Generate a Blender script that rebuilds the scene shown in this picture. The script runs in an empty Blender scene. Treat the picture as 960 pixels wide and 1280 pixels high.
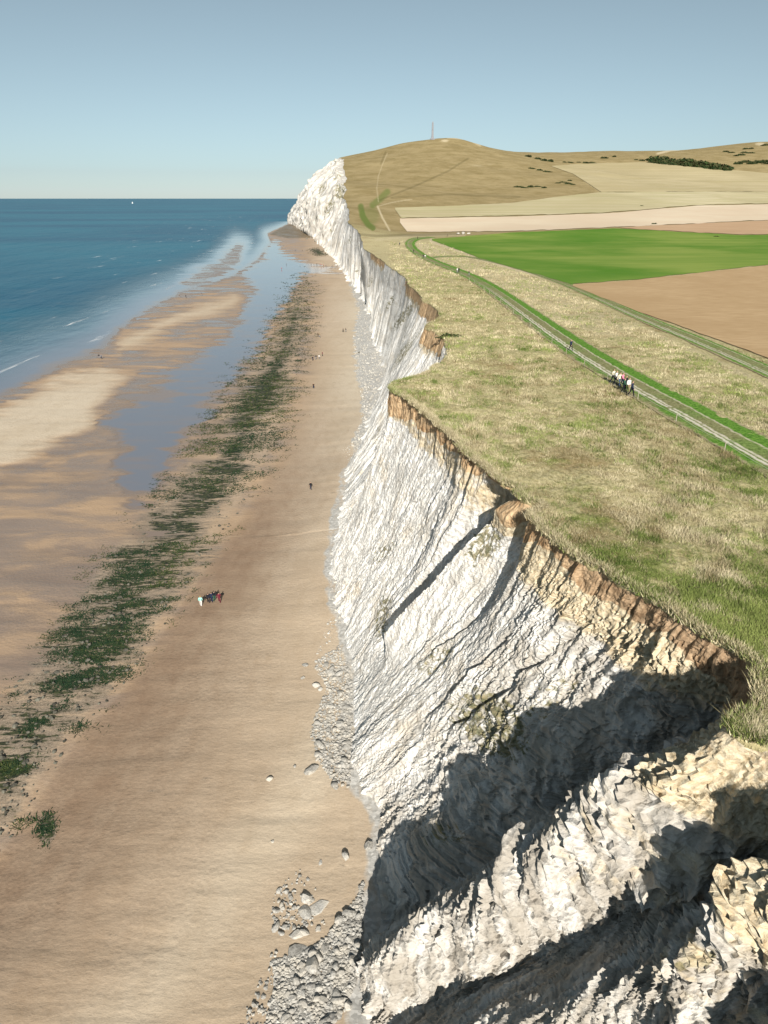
import bpy, math, random
import numpy as np
from mathutils import Vector

random.seed(7)
RNG = np.random.default_rng(11)
SC = bpy.context.scene
COL = SC.collection

# ------------------------------------------------------------------ camera, sky, sun, exposure
CAM_Z = 55.0
TILT = math.radians(24.4)
FPX = 865.0                      # focal length in pixels of the 960 x 1280 photograph
cam_d = bpy.data.cameras.new('camera')
cam_d.sensor_fit = 'VERTICAL'
cam_d.sensor_height = 36.0
cam_d.sensor_width = 27.0
cam_d.lens = 36.0 * FPX / 1280.0
cam_d.clip_start = 0.5
cam_d.clip_end = 200000
cam = bpy.data.objects.new('camera', cam_d)
COL.objects.link(cam)
cam.location = (0, 0, CAM_Z)
cam.rotation_euler = (math.pi / 2 - TILT, 0, 0)
SC.camera = cam

SUN_EL = math.radians(28.5)
SUN_AZ = math.radians(177)       # clockwise from +Y (view direction): behind the camera
world = bpy.data.worlds.new('World')
SC.world = world
world.use_nodes = True
wn = world.node_tree
sky = wn.nodes.new('ShaderNodeTexSky')
sky.sky_type = 'NISHITA'
sky.sun_disc = False
sky.sun_elevation = SUN_EL
sky.sun_rotation = SUN_AZ
sky.altitude = 0
sky.air_density = 0.8
sky.dust_density = 0.12
sky.ozone_density = 4.0
bg = wn.nodes['Background']
bg.inputs['Strength'].default_value = 0.05
hsv = wn.nodes.new('ShaderNodeHueSaturation')          # hazy autumn air: a greyer, slightly greener blue
hsv.inputs['Hue'].default_value = 0.475
hsv.inputs['Saturation'].default_value = 0.48
wn.links.new(sky.outputs[0], hsv.inputs['Color'])
tint = wn.nodes.new('ShaderNodeMix'); tint.data_type = 'RGBA'; tint.blend_type = 'MULTIPLY'
tint.inputs[0].default_value = 1.0
tint.inputs[7].default_value = (0.90, 1.0, 1.02, 1)
wn.links.new(hsv.outputs[0], tint.inputs[6])
wn.links.new(tint.outputs[2], bg.inputs['Color'])

sun_d = bpy.data.lights.new('sun', 'SUN')
sun_d.energy = 5.0
sun_d.angle = math.radians(0.5)
sun_d.color = (1.0, 0.945, 0.86)
sun = bpy.data.objects.new('sun', sun_d)
COL.objects.link(sun)
SDIR = Vector((math.sin(SUN_AZ) * math.cos(SUN_EL), math.cos(SUN_AZ) * math.cos(SUN_EL), math.sin(SUN_EL)))
sun.rotation_euler = SDIR.to_track_quat('Z', 'Y').to_euler()
sun.location = (60, -60, 120)

vs = SC.view_settings
vs.view_transform = 'Standard'
vs.look = 'None'
vs.exposure = 0.62
vs.gamma = 1.0
vs.use_curve_mapping = False
SC.cycles.max_bounces = 6
SC.cycles.diffuse_bounces = 1

# ------------------------------------------------------------------ small maths
CT, ST = math.cos(TILT), math.sin(TILT)

def ray(px, py):
    px = np.asarray(px, float); py = np.asarray(py, float)
    r = (px - 480) / FPX
    u = (640 - py) / FPX
    return r, CT + u * ST, -ST + u * CT

def at(px, py, z=0.0):
    """photo position -> point of the level plane z"""
    a, b, c = ray(px, py)
    k = (z - CAM_Z) / c
    return a * k, b * k

def proj(x, y, z):
    dz = z - CAM_Z
    d = np.maximum(y * CT - dz * ST, 0.5)
    u = y * ST + dz * CT
    return 480 + FPX * x / d, 640 - FPX * u / d

def sstep(a, b, x):
    t = np.clip((x - a) / (b - a), 0, 1)
    return t * t * (3 - 2 * t)

def _hash(ix, iy, seed):
    h = (ix.astype(np.int64) * 374761393 + iy.astype(np.int64) * 668265263 + seed * 1442695041) & 0xFFFFFFFF
    h = ((h ^ (h >> 13)) * 1274126177) & 0xFFFFFFFF
    h = h ^ (h >> 16)
    return (h & 0xFFFFFF) / float(0xFFFFFF)

def vnoise(x, y, seed=0):
    x = np.asarray(x, float); y = np.asarray(y, float)
    x, y = np.broadcast_arrays(x, y)
    ix = np.floor(x); iy = np.floor(y)
    fx = x - ix; fy = y - iy
    fx = fx * fx * fx * (fx * (fx * 6 - 15) + 10); fy = fy * fy * fy * (fy * (fy * 6 - 15) + 10)
    ix = ix.astype(np.int64); iy = iy.astype(np.int64)
    a = _hash(ix, iy, seed); b = _hash(ix + 1, iy, seed)
    c = _hash(ix, iy + 1, seed); d = _hash(ix + 1, iy + 1, seed)
    return ((a + (b - a) * fx) * (1 - fy) + (c + (d - c) * fx) * fy) * 2 - 1

def fbm(x, y, o=4, seed=0, g=0.5):
    s = 0; a = 1; t = 0
    for i in range(o):
        s = s + a * vnoise(x * 2 ** i + 17.3 * i, y * 2 ** i - 9.1 * i, seed + i)
        t += a; a *= g
    return s / t

def cells(x, y, seed=0):
    """per-cell random value and distance to the cell border"""
    ix = np.floor(x).astype(np.int64); iy = np.floor(y).astype(np.int64)
    d1 = np.full(x.shape, 9.0); d2 = d1.copy(); val = np.zeros(x.shape); tx = np.zeros(x.shape)
    for i in (-1, 0, 1):
        for j in (-1, 0, 1):
            cx = ix + i + 0.9 * _hash(ix + i, iy + j, seed); cy = iy + j + 0.9 * _hash(ix + i, iy + j, seed + 7)
            d = np.hypot(x - cx, y - cy)
            v = _hash(ix + i, iy + j, seed + 13)
            m = d < d1
            d2 = np.where(m, d1, np.minimum(d2, d)); val = np.where(m, v, val); tx = np.where(m, x - cx, tx); d1 = np.where(m, d, d1)
    return val, d2 - d1, tx

def ridged(x, y, o=3, seed=0, g=0.5):
    s = 0; a = 1; t = 0
    for i in range(o):
        s = s + a * (1 - np.abs(vnoise(x * 2 ** i + 5.7 * i, y * 2 ** i + 3.3 * i, seed + i)))
        t += a; a *= g
    return s / t * 2 - 1

def sdf(px, py, poly):
    """signed distance to a closed outline, positive inside"""
    px = np.asarray(px, float); py = np.asarray(py, float)
    d = np.full(px.shape, 1e18); ins = np.zeros(px.shape, bool)
    n = len(poly)
    for i in range(n):
        ax, ay = poly[i]; bx, by = poly[(i + 1) % n]
        ex, ey = bx - ax, by - ay
        t = np.clip(((px - ax) * ex + (py - ay) * ey) / (ex * ex + ey * ey + 1e-12), 0, 1)
        d = np.minimum(d, (px - ax - t * ex) ** 2 + (py - ay - t * ey) ** 2)
        if ay != by:
            ins ^= ((ay > py) != (by > py)) & (px < ex * (py - ay) / (by - ay) + ax)
    return np.where(ins, 1, -1) * np.sqrt(d)

def dline(px, py, line):
    px = np.asarray(px, float); py = np.asarray(py, float)
    d = np.full(px.shape, 1e18)
    for (ax, ay), (bx, by) in zip(line[:-1], line[1:]):
        ex, ey = bx - ax, by - ay
        t = np.clip(((px - ax) * ex + (py - ay) * ey) / (ex * ex + ey * ey + 1e-12), 0, 1)
        d = np.minimum(d, (px - ax - t * ex) ** 2 + (py - ay - t * ey) ** 2)
    return np.sqrt(d)

# ------------------------------------------------------------------ mesh helpers
def mesh_np(name, V, F, attrs=None, smooth=False):
    V = np.asarray(V, np.float32); F = np.asarray(F, np.int32)
    me = bpy.data.meshes.new(name)
    me.vertices.add(len(V)); me.vertices.foreach_set('co', V.ravel())
    n, k = F.shape
    me.loops.add(n * k); me.loops.foreach_set('vertex_index', F.ravel())
    me.polygons.add(n)
    me.polygons.foreach_set('loop_start', np.arange(n, dtype=np.int32) * k)
    me.polygons.foreach_set('loop_total', np.full(n, k, np.int32))
    me.polygons.foreach_set('use_smooth', np.full(n, smooth, bool))
    for a, v in (attrs or {}).items():
        v = np.asarray(v, np.float32)
        if v.ndim == 1:
            me.attributes.new(a, 'FLOAT', 'POINT').data.foreach_set('value', v)
        else:
            me.attributes.new(a, 'FLOAT_VECTOR', 'POINT').data.foreach_set('vector', v.ravel())
    me.update(calc_edges=True)
    return me

def obj(name, me, mat=None, parent=None, **props):
    o = bpy.data.objects.new(name, me)
    COL.objects.link(o)
    if mat is not None:
        me.materials.append(mat)
    if parent is not None:
        o.parent = parent
    for k, v in props.items():
        o[k] = v
    return o

def grid_faces(nr, nc, off=0, flip=False):
    i = np.arange(nr - 1)[:, None] * nc + np.arange(nc - 1)[None, :] + off
    F = np.stack([i, i + 1, i + 1 + nc, i + nc], -1).reshape(-1, 4)
    return F[:, ::-1] if flip else F

# ------------------------------------------------------------------ node helpers
class NT:
    def __init__(s, name):
        s.m = bpy.data.materials.new(name); s.m.use_nodes = True
        s.t = s.m.node_tree
        s.b = s.t.nodes['Principled BSDF']
        s._pos = None
    def node(s, typ, **kw):
        n = s.t.nodes.new(typ)
        for k, v in kw.items():
            setattr(n, k, v)
        return n
    def put(s, sock, v):
        if isinstance(v, bpy.types.NodeSocket):
            s.t.links.new(v, sock)
        elif isinstance(v, (tuple, list)) and len(v) == 3 and sock.type == 'RGBA':
            sock.default_value = (*v, 1)
        else:
            sock.default_value = v
    def pos(s):
        if s._pos is None:
            s._pos = s.node('ShaderNodeNewGeometry').outputs['Position']
        return s._pos
    def attr(s, name, vec=False):
        n = s.node('ShaderNodeAttribute', attribute_name=name)
        return n.outputs['Vector' if vec else 'Fac']
    def mapping(s, v, scale=(1, 1, 1), rot=(0, 0, 0)):
        n = s.node('ShaderNodeMapping')
        s.put(n.inputs['Vector'], v); n.inputs['Scale'].default_value = scale; n.inputs['Rotation'].default_value = rot
        return n.outputs[0]
    def noise(s, v, scale=1.0, detail=4, rough=0.55, dist=0.0):
        n = s.node('ShaderNodeTexNoise')
        s.put(n.inputs['Vector'], v); n.inputs['Scale'].default_value = scale
        n.inputs['Detail'].default_value = detail; n.inputs['Roughness'].default_value = rough
        n.inputs['Distortion'].default_value = dist
        return n.outputs['Fac']
    def voro(s, v, scale=1.0, feature='F1', out='Distance'):
        n = s.node('ShaderNodeTexVoronoi', feature=feature)
        s.put(n.inputs['Vector'], v); n.inputs['Scale'].default_value = scale
        return n.outputs[out]
    def math(s, op, a, b=0.0, clamp=False):
        n = s.node('ShaderNodeMath', operation=op, use_clamp=clamp)
        s.put(n.inputs[0], a); s.put(n.inputs[1], b)
        return n.outputs[0]
    def rng(s, v, a, b, c=0.0, d=1.0, smooth=True):
        n = s.node('ShaderNodeMapRange', interpolation_type='SMOOTHSTEP' if smooth else 'LINEAR')
        s.put(n.inputs['Value'], v)
        for k, x in zip(('From Min', 'From Max', 'To Min', 'To Max'), (a, b, c, d)):
            n.inputs[k].default_value = x
        return n.outputs[0]
    def mix(s, f, a, b, blend='MIX'):
        n = s.node('ShaderNodeMix', data_type='RGBA', blend_type=blend)
        s.put(n.inputs[0], f); s.put(n.inputs[6], a); s.put(n.inputs[7], b)
        return n.outputs[2]
    def bump(s, h, strength=0.5, dist=0.1, prev=None):
        n = s.node('ShaderNodeBump')
        s.put(n.inputs['Height'], h); n.inputs['Strength'].default_value = strength; n.inputs['Distance'].default_value = dist
        if prev is not None:
            s.put(n.inputs['Normal'], prev)
        return n.outputs[0]
    def done(s, color, rough=0.9, spec=0.2, normal=None):
        s.put(s.b.inputs['Base Color'], color); s.put(s.b.inputs['Roughness'], rough)
        s.put(s.b.inputs['Specular IOR Level'], spec)
        if normal is not None:
            s.put(s.b.inputs['Normal'], normal)
        return s.m

def plain(name, c, rough=0.85, var=0.25, scale=8.0, spec=0.2):
    n = NT(name)
    tc = n.node('ShaderNodeTexCoord').outputs['Object']
    f = n.noise(tc, scale, 3, 0.6)
    col = n.mix(n.rng(f, 0.3, 0.7), tuple(x * (1 - var) for x in c), tuple(min(1, x * (1 + var)) for x in c))
    return n.done(col, rough, spec)

# ------------------------------------------------------------------ lie of the land
def _pt(px, py, Y):
    a, b, c = ray(px, py)
    return (float(a / b * Y), Y, float(CAM_Z + c / b * Y))

HP = [(-20, -60, 34), (40, -60, 34), (120, -60, 35), (-10, 20, 34), (18, 30, 34), (45, 30, 34), (100, 40, 34.5), (200, 40, 36),
      (5, 86, 33.3), (30, 90, 33.3), (80, 100, 33), (160, 100, 34), (10, 140, 32.5), (60, 160, 31.5), (140, 170, 31.5),
      (10, 220, 31.5), (70, 240, 30.2), (160, 300, 30), (0, 300, 30.8), (-10, 400, 30.4), (80, 400, 29), (250, 420, 29.5), (400, 300, 33)]
HP += [_pt(455, 290, 484), _pt(440, 280, 550), _pt(437, 262, 700), _pt(430, 245, 850), _pt(432, 225, 1050), _pt(430, 200, 1350),
       _pt(540, 298, 527), _pt(960, 290, 590), _pt(505, 290, 600), _pt(640, 290, 580), _pt(500, 262, 750), _pt(700, 262, 760), _pt(960, 262, 800),
       _pt(480, 235, 900), _pt(560, 240, 930), _pt(720, 240, 930), _pt(560, 205, 1180), _pt(480, 187, 1450), _pt(500, 180, 1470),
       _pt(540, 173, 1480), _pt(570, 172, 1480), _pt(600, 181, 1480), _pt(640, 189, 1560), _pt(660, 210, 1200), _pt(640, 225, 1050),
       _pt(830, 235, 1020), _pt(960, 240, 1050), _pt(750, 212, 1350), _pt(880, 206, 1430), _pt(960, 213, 1380), _pt(700, 191, 1850),
       _pt(760, 189, 1900), _pt(840, 189.5, 1900), _pt(900, 182, 1900), _pt(960, 177, 1900),
       (-120, 1700, 112), (-100, 2050, 60), (100, 2200, 110), (500, 2400, 110), (1100, 2400, 150), (1500, 1900, 175), (1500, 1000, 90), (1200, 500, 45), (700, 300, 36)]
HP = np.array(HP)
def _tps_fit(P):
    X = P[:, :2] / 500.0
    r2 = ((X[:, None] - X[None]) ** 2).sum(-1)
    K = 0.5 * r2 * np.log(r2 + 1e-9)
    n = len(P)
    A = np.zeros((n + 3, n + 3)); A[:n, :n] = K + np.eye(n) * 1e-4
    A[:n, n] = 1; A[:n, n + 1:] = X; A[n:, :n] = A[:n, n:].T
    return X, np.linalg.solve(A, np.concatenate([P[:, 2], np.zeros(3)]))
_X, _W = _tps_fit(HP)
GX0, GY0, GS = -420.0, -80.0, 6.0
_gx = np.arange(GX0, 1800, GS); _gy = np.arange(GY0, 2700, GS)
_GX, _GY = np.meshgrid(_gx, _gy)
_HG = _W[len(HP)] + _W[len(HP) + 1] * _GX / 500 + _W[len(HP) + 2] * _GY / 500
for (_x, _y), _w in zip(_X, _W):
    _r2 = (_GX / 500 - _x) ** 2 + (_GY / 500 - _y) ** 2
    _HG = _HG + _w * 0.5 * _r2 * np.log(_r2 + 1e-9)
_HG += fbm(_GX / 90, _GY / 90, 3, 5) * np.clip((_GY - 500) / 500, 0.0, 1) * 2.2

def H(x, y):
    x = np.asarray(x, float); y = np.asarray(y, float)
    u = np.clip((x - GX0) / GS, 0, _HG.shape[1] - 2.001); v = np.clip((y - GY0) / GS, 0, _HG.shape[0] - 2.001)
    i = u.astype(int); j = v.astype(int); fu = u - i; fv = v - j
    return (_HG[j, i] * (1 - fu) + _HG[j, i + 1] * fu) * (1 - fv) + (_HG[j + 1, i] * (1 - fu) + _HG[j + 1, i + 1] * fu) * fv

def at_land(px, py):
    """photo position -> point of the land surface"""
    a, b, c = ray(px, py)
    a, b, c = np.broadcast_arrays(a, b, c)
    lo = np.full(a.shape, 12.0); hi = np.full(a.shape, 2600.0); hit = np.zeros(a.shape, bool); k = lo.copy()
    for _ in range(420):
        k2 = k * 1.0135
        below = (CAM_Z + c * k2 < H(a * k2, b * k2)) & ~hit
        lo = np.where(below, k, lo); hi = np.where(below, k2, hi); hit |= below
        k = k2
    for _ in range(14):
        m = (lo + hi) / 2
        be = CAM_Z + c * m < H(a * m, b * m)
        hi = np.where(be, m, hi); lo = np.where(be, lo, m)
    x, y = a * hi, b * hi
    return x, y, H(x, y)

# cliff edge (y, x) and cliff foot (y, x)
EDGE = np.array([(-80, 19), (-20, 19), (0, 18.5), (6, 17.5), (6.5, 17.2), (8, 16.4), (9.5, 15.9), (11, 16.6), (13, 17.6), (14.5, 17.4), (15.6, 16.4), (16.4, 15.6), (17.1, 15.6), (17.9, 16.8), (19.8, 17.8), (21.2, 18.0), (22.3, 16.9),
                 (23.3, 15.5), (24.1, 15.6), (24.7, 16.8), (25.4, 17.4), (26.8, 18.2), (28.0, 18.7), (29.2, 18.5), (30.4, 17.8), (32, 16.7), (34.2, 15.7), (37.8, 14), (41.4, 12), (44.5, 11.2),
                 (46.6, 10.9), (47.5, 11.6), (48.0, 12.7), (48.5, 11.8), (49.3, 10.7), (50.9, 10.4), (51.5, 11.3), (52.2, 10.8), (53.4, 9.7), (59.8, 8), (67.5, 6.4), (75, 4.4), (81, 2.5), (86, 0.9), (88.5, 1.3), (92, 4.2), (96, 6.6), (101, 8.2),
                 (112, 10.2), (125, 10.5), (131, 9), (136, 7.4), (143, 9.6), (150, 11.6), (161, 12.3), (172, 11), (178, 9.5), (187, 10), (200, 9), (224, 7.4), (245, 6.5), (276, 3), (310, 0),
                 (348, -3.8), (400, -10.8), (440, -13), (484, -18), (550, -23.5), (700, -32), (850, -44.7), (1050, -52.5), (1350, -69.6), (1500, -84), (1700, -112), (1900, -130), (2100, 60), (2400, 500)])
FOOT = np.array([(-80, 2), (10, 0), (30.6, -2.3), (36, -2.0), (42, -1.2), (47, -0.6), (50, -2), (53.4, -4.5), (60, -4.6), (67, -4.0), (74, -5.2), (82.8, -6.8), (92, -8.4), (102, -9.1), (120, -9.2), (138, -8.6), (168, -5.7),
                 (203, -1.6), (233, 0.6), (290, -4), (350, -6), (409, -9.5), (480, -17), (598, -31), (789, -56), (1071, -95), (1331, -140), (1500, -168), (1700, -205), (1871, -236), (1950, -200), (2100, 0), (2400, 400)])
def _curve(T, y, w):
    y = np.asarray(y, float)
    s = 0
    for q in (-1, -0.5, 0, 0.5, 1):
        s = s + np.interp(y + q * w, T[:, 0], T[:, 1])
    return s / 5
def E_smooth(y):
    w = np.clip(np.asarray(y, float) * 0.08, 4, 60)
    s = 0
    for q in np.linspace(-1.5, 1.5, 7):
        s = s + np.interp(y + q * w, EDGE[:, 0], EDGE[:, 1])
    return s / 7
def E(y):
    y = np.asarray(y, float)
    w = np.clip(y * 0.01, 0.35, 10)
    e = _curve(EDGE, y, w)
    nearf = 1 - sstep(90, 200, y)
    e = e + (fbm(y * 0.55, 0 * y, 3, 31) * 0.35 + fbm(y * 2.2, 0 * y + 4, 2, 33) * 0.14) * (0.25 + nearf)
    farf = sstep(90, 240, y)
    e = e + farf * (fbm(y * 0.06, 0 * y + 2, 3, 37) * 1.1 + fbm(y / 60, 0 * y + 9, 3, 39) * 3.5 * sstep(300, 700, y))
    return e
def F(y):
    y = np.asarray(y, float)
    return _curve(FOOT, y, np.clip(y * 0.03, 0.8, 25)) + fbm(y * 0.25, 0 * y, 3, 41) * np.clip(y / 150, 0.3, 4.0)

# ------------------------------------------------------------------ MATERIALS of the setting
def m_chalk():
    n = NT('chalk_cliff_face')
    r = n.attr('rib', True); p = n.pos()
    soil = n.attr('soil'); ochre = n.attr('ochre'); veg = n.attr('veg'); damp = n.attr('damp'); grey = n.attr('grey')
    streak = n.noise(n.mapping(r, (1.6, 0.22, 1)), 1.0, 6, 0.62, 0.3)
    fine = n.noise(n.mapping(r, (6, 1.9, 1)), 1.0, 5, 0.7, 0.1)
    blot = n.noise(p, 0.25, 4, 0.6)
    c = n.mix(n.rng(streak, 0.32, 0.62), (0.52, 0.50, 0.46), (0.85, 0.835, 0.80))
    c = n.mix(n.rng(fine, 0.28, 0.5), (0.46, 0.43, 0.38), c)
    c = n.mix(n.math('MULTIPLY', n.rng(blot, 0.5, 0.72), 0.45), c, (0.55, 0.45, 0.31))
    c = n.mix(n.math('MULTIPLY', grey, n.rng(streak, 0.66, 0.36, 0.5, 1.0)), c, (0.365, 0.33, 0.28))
    vn = n.noise(n.mapping(r, (2.2, 1.3, 1)), 1.0, 5, 0.7)
    vf = n.rng(n.math('ADD', veg, n.math('MULTIPLY', n.math('SUBTRACT', vn, 0.5), 2.3)), 0.50, 0.78)
    vc = n.mix(n.rng(n.noise(p, 2.5, 4, 0.7), 0.35, 0.65), (0.10, 0.105, 0.04), (0.27, 0.225, 0.115))
    c = n.mix(n.math('MULTIPLY', vf, 0.88), c, vc)
    on = n.noise(n.mapping(r, (0.9, 0.8, 1)), 1.0, 5, 0.65)
    of = n.rng(n.math('ADD', ochre, n.math('MULTIPLY', n.math('SUBTRACT', on, 0.5), 1.1)), 0.40, 0.70)
    oc = n.mix(n.rng(fine, 0.3, 0.65), (0.44, 0.335, 0.20), (0.66, 0.58, 0.43))
    c = n.mix(of, c, oc)
    sf = n.rng(n.math('ADD', soil, n.math('MULTIPLY', n.math('SUBTRACT', on, 0.5), 0.55)), 0.42, 0.58)
    s1 = n.noise(n.mapping(r, (3.2, 0.7, 1)), 1.0, 5, 0.7)
    sc = n.mix(n.rng(s1, 0.3, 0.68), (0.22, 0.14, 0.08), (0.46, 0.33, 0.21))
    sc = n.mix(n.rng(grey, 0.8, 0.2), sc, n.mix(n.rng(s1, 0.3, 0.62), (0.27, 0.155, 0.075), (0.58, 0.42, 0.255)))
    c = n.mix(sf, c, sc)
    c = n.mix(n.math('MULTIPLY', damp, 0.8), c, (0.27, 0.28, 0.26))
    nb = n.bump(n.noise(n.mapping(r, (4.2, 1.7, 1)), 1.0, 6, 0.72, 0.1), 0.7, 0.15)
    nb = n.bump(n.voro(n.mapping(p, (1, 1, 0.7)), 2.6, 'F1', 'Distance'), 0.7, 0.16, nb)
    nb = n.bump(n.noise(p, 7.0, 5, 0.7), 0.8, 0.07, nb)
    return n.done(c, 0.95, 0.1, nb)

def m_sand():
    n = NT('beach_sand')
    p = n.pos()
    dry = n.attr('dry'); wet = n.attr('wet'); weed = n.attr('weed'); peb = n.attr('pebble'); reef = n.attr('reef'); mud_vignette = n.attr('mud_vignette')
    big = n.noise(n.mapping(p, (0.05, 0.018, 1)), 1.0, 5, 0.6, 0.4)
    med = n.noise(n.mapping(p, (0.6, 0.25, 1), (0, 0, 0.15)), 1.0, 5, 0.6)
    fine = n.noise(p, 6.0, 4, 0.7)
    foot = n.voro(n.mapping(p, (2.6, 1.7, 1), (0, 0, 0.3)), 1.0)
    c = n.mix(n.rng(big, 0.35, 0.68), (0.395, 0.295, 0.20), (0.45, 0.35, 0.25))
    c = n.mix(dry, c, n.mix(n.rng(big, 0.3, 0.7), (0.50, 0.42, 0.31), (0.56, 0.485, 0.375)))
    c = n.mix(n.rng(med, 0.45, 0.75, 0.0, 0.22), c, (0.29, 0.205, 0.12))
    c = n.mix(n.rng(fine, 0.4, 0.75, 0.0, 0.25), c, (0.64, 0.54, 0.41))
    c = n.mix(n.rng(foot, 0.22, 0.05, 0.0, 0.22), c, (0.26, 0.19, 0.12))
    c = n.mix(n.math('MULTIPLY', mud_vignette, n.rng(med, 0.25, 0.75, 0.72, 0.95)), c, (0.225, 0.150, 0.098))  # muddy brown, which also paints lens vignetting into the lower sand
    # wet sand
    st = n.noise(n.mapping(p, (0.05, 0.10, 1), (0, 0, 0.12)), 1.0, 6, 0.6, 0.8)
    wc = n.mix(n.rng(st, 0.38, 0.62), (0.26, 0.195, 0.15), (0.41, 0.285, 0.18))
    c = n.mix(wet, c, wc)
    shore = n.attr('shore')
    c = n.mix(n.math('MULTIPLY', shore, 0.8), c, (0.20, 0.15, 0.118))
    # stones and dark weed stain
    wn_ = n.noise(n.mapping(p, (0.07, 0.34, 1), (0, 0, -0.22)), 1.0, 8, 0.72, 0.3)
    wn2 = n.noise(n.mapping(p, (0.45, 1.7, 1), (0, 0, -0.22)), 1.0, 5, 0.7)
    wsum = n.math('ADD', weed, n.math('ADD', n.math('MULTIPLY', n.math('SUBTRACT', wn_, 0.5), 1.6), n.math('MULTIPLY', n.math('SUBTRACT', wn2, 0.5), 1.5)))
    c = n.mix(n.math('MULTIPLY', n.rng(wsum, 0.28, 0.52), 0.7), c, n.mix(n.rng(fine, 0.35, 0.65), (0.10, 0.085, 0.065), (0.30, 0.245, 0.185)))
    wf = n.rng(wsum, 0.62, 0.74)
    gc = n.mix(n.rng(n.noise(p, 1.4, 4, 0.7), 0.35, 0.62), (0.014, 0.020, 0.013), (0.060, 0.066, 0.030))
    c = n.mix(wf, c, gc)
    pv = n.voro(p, 3.2, out='Color')
    pc = n.mix(n.rng(n.noise(pv, 3.0, 1), 0.3, 0.7), (0.34, 0.33, 0.305), (0.55, 0.535, 0.50))
    c = n.mix(n.rng(n.math('ADD', peb, n.math('MULTIPLY', n.math('SUBTRACT', med, 0.5), 0.9)), 0.4, 0.65), c, pc)
    rc = n.mix(n.rng(fine, 0.35, 0.6), (0.07, 0.055, 0.035), (0.26, 0.19, 0.11))
    c = n.mix(n.rng(n.math('ADD', reef, n.math('MULTIPLY', n.math('SUBTRACT', wn_, 0.5), 1.2)), 0.4, 0.6), c, rc)
    ro = n.math('SUBTRACT', n.math('SUBTRACT', 0.92, n.math('MULTIPLY', shore, 0.2)), n.math('MULTIPLY', wet, n.rng(st, 0.6, 0.36, 0.35, 0.68)))
    nb = n.bump(n.noise(n.mapping(p, (1.3, 2.6, 1), (0, 0, 0.2)), 1.0, 4, 0.6), 0.55, 0.10)
    nb = n.bump(n.math('MULTIPLY', foot, n.rng(big, 0.4, 0.6)), 0.5, 0.07, nb)
    nb = n.bump(fine, 0.4, 0.04, nb)
    return n.done(c, ro, 0.25, nb)

def m_water():
    n = NT('sea_water')
    p = n.pos()
    d = n.attr('depth'); surf = n.attr('surf')
    blob = n.noise(n.mapping(p, (0.0010, 0.0022, 1)), 1.0, 4, 0.6, 0.5)
    deep = n.mix(n.rng(blob, 0.38, 0.62), (0.0, 0.070, 0.130), (0.006, 0.115, 0.175))
    c = n.mix(n.rng(d, 0.08, 0.6), (0.17, 0.18, 0.21), (0.045, 0.105, 0.145))
    c = n.mix(n.rng(d, 0.5, 1.7), c, deep)
    c = n.mix(n.rng(d, 0.01, 0.15), (0.235, 0.175, 0.135), c)
    # breaking crests, long along the shore
    cr = n.noise(n.mapping(p, (0.11, 0.010, 1), (0, 0, 0.03)), 1.0, 6, 0.66, 0.5)
    br = n.noise(n.mapping(p, (0.05, 0.03, 1)), 1.0, 4, 0.65)
    f = n.math('MULTIPLY', n.rng(cr, 0.605, 0.70), n.math('MULTIPLY', surf, n.rng(br, 0.40, 0.58)))
    c = n.mix(f, c, (0.78, 0.80, 0.80))
    ro = n.math('ADD', n.math('MULTIPLY', f, 0.5), n.rng(d, 0.1, 1.2, 0.12, 0.34))
    h1 = n.noise(n.mapping(p, (0.25, 0.10, 1), (0, 0, 0.08)), 1.0, 4, 0.55)
    h2 = n.noise(n.mapping(p, (0.03, 0.012, 1), (0, 0, 0.12)), 1.0, 3, 0.5)
    nb = n.bump(h1, 0.8, 0.8)
    nb = n.bump(h2, 0.8, 4.0, nb)
    mixn = n.node('ShaderNodeMix', data_type='VECTOR')
    n.put(mixn.inputs[0], n.rng(d, 0.15, 0.9, 0.04, 1.0))
    n.put(mixn.inputs[4], n.node('ShaderNodeNewGeometry').outputs['Normal']); n.put(mixn.inputs[5], nb)
    return n.done(c, ro, n.rng(d, 0.2, 1.2, 0.6, 0.13), mixn.outputs[1])

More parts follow.
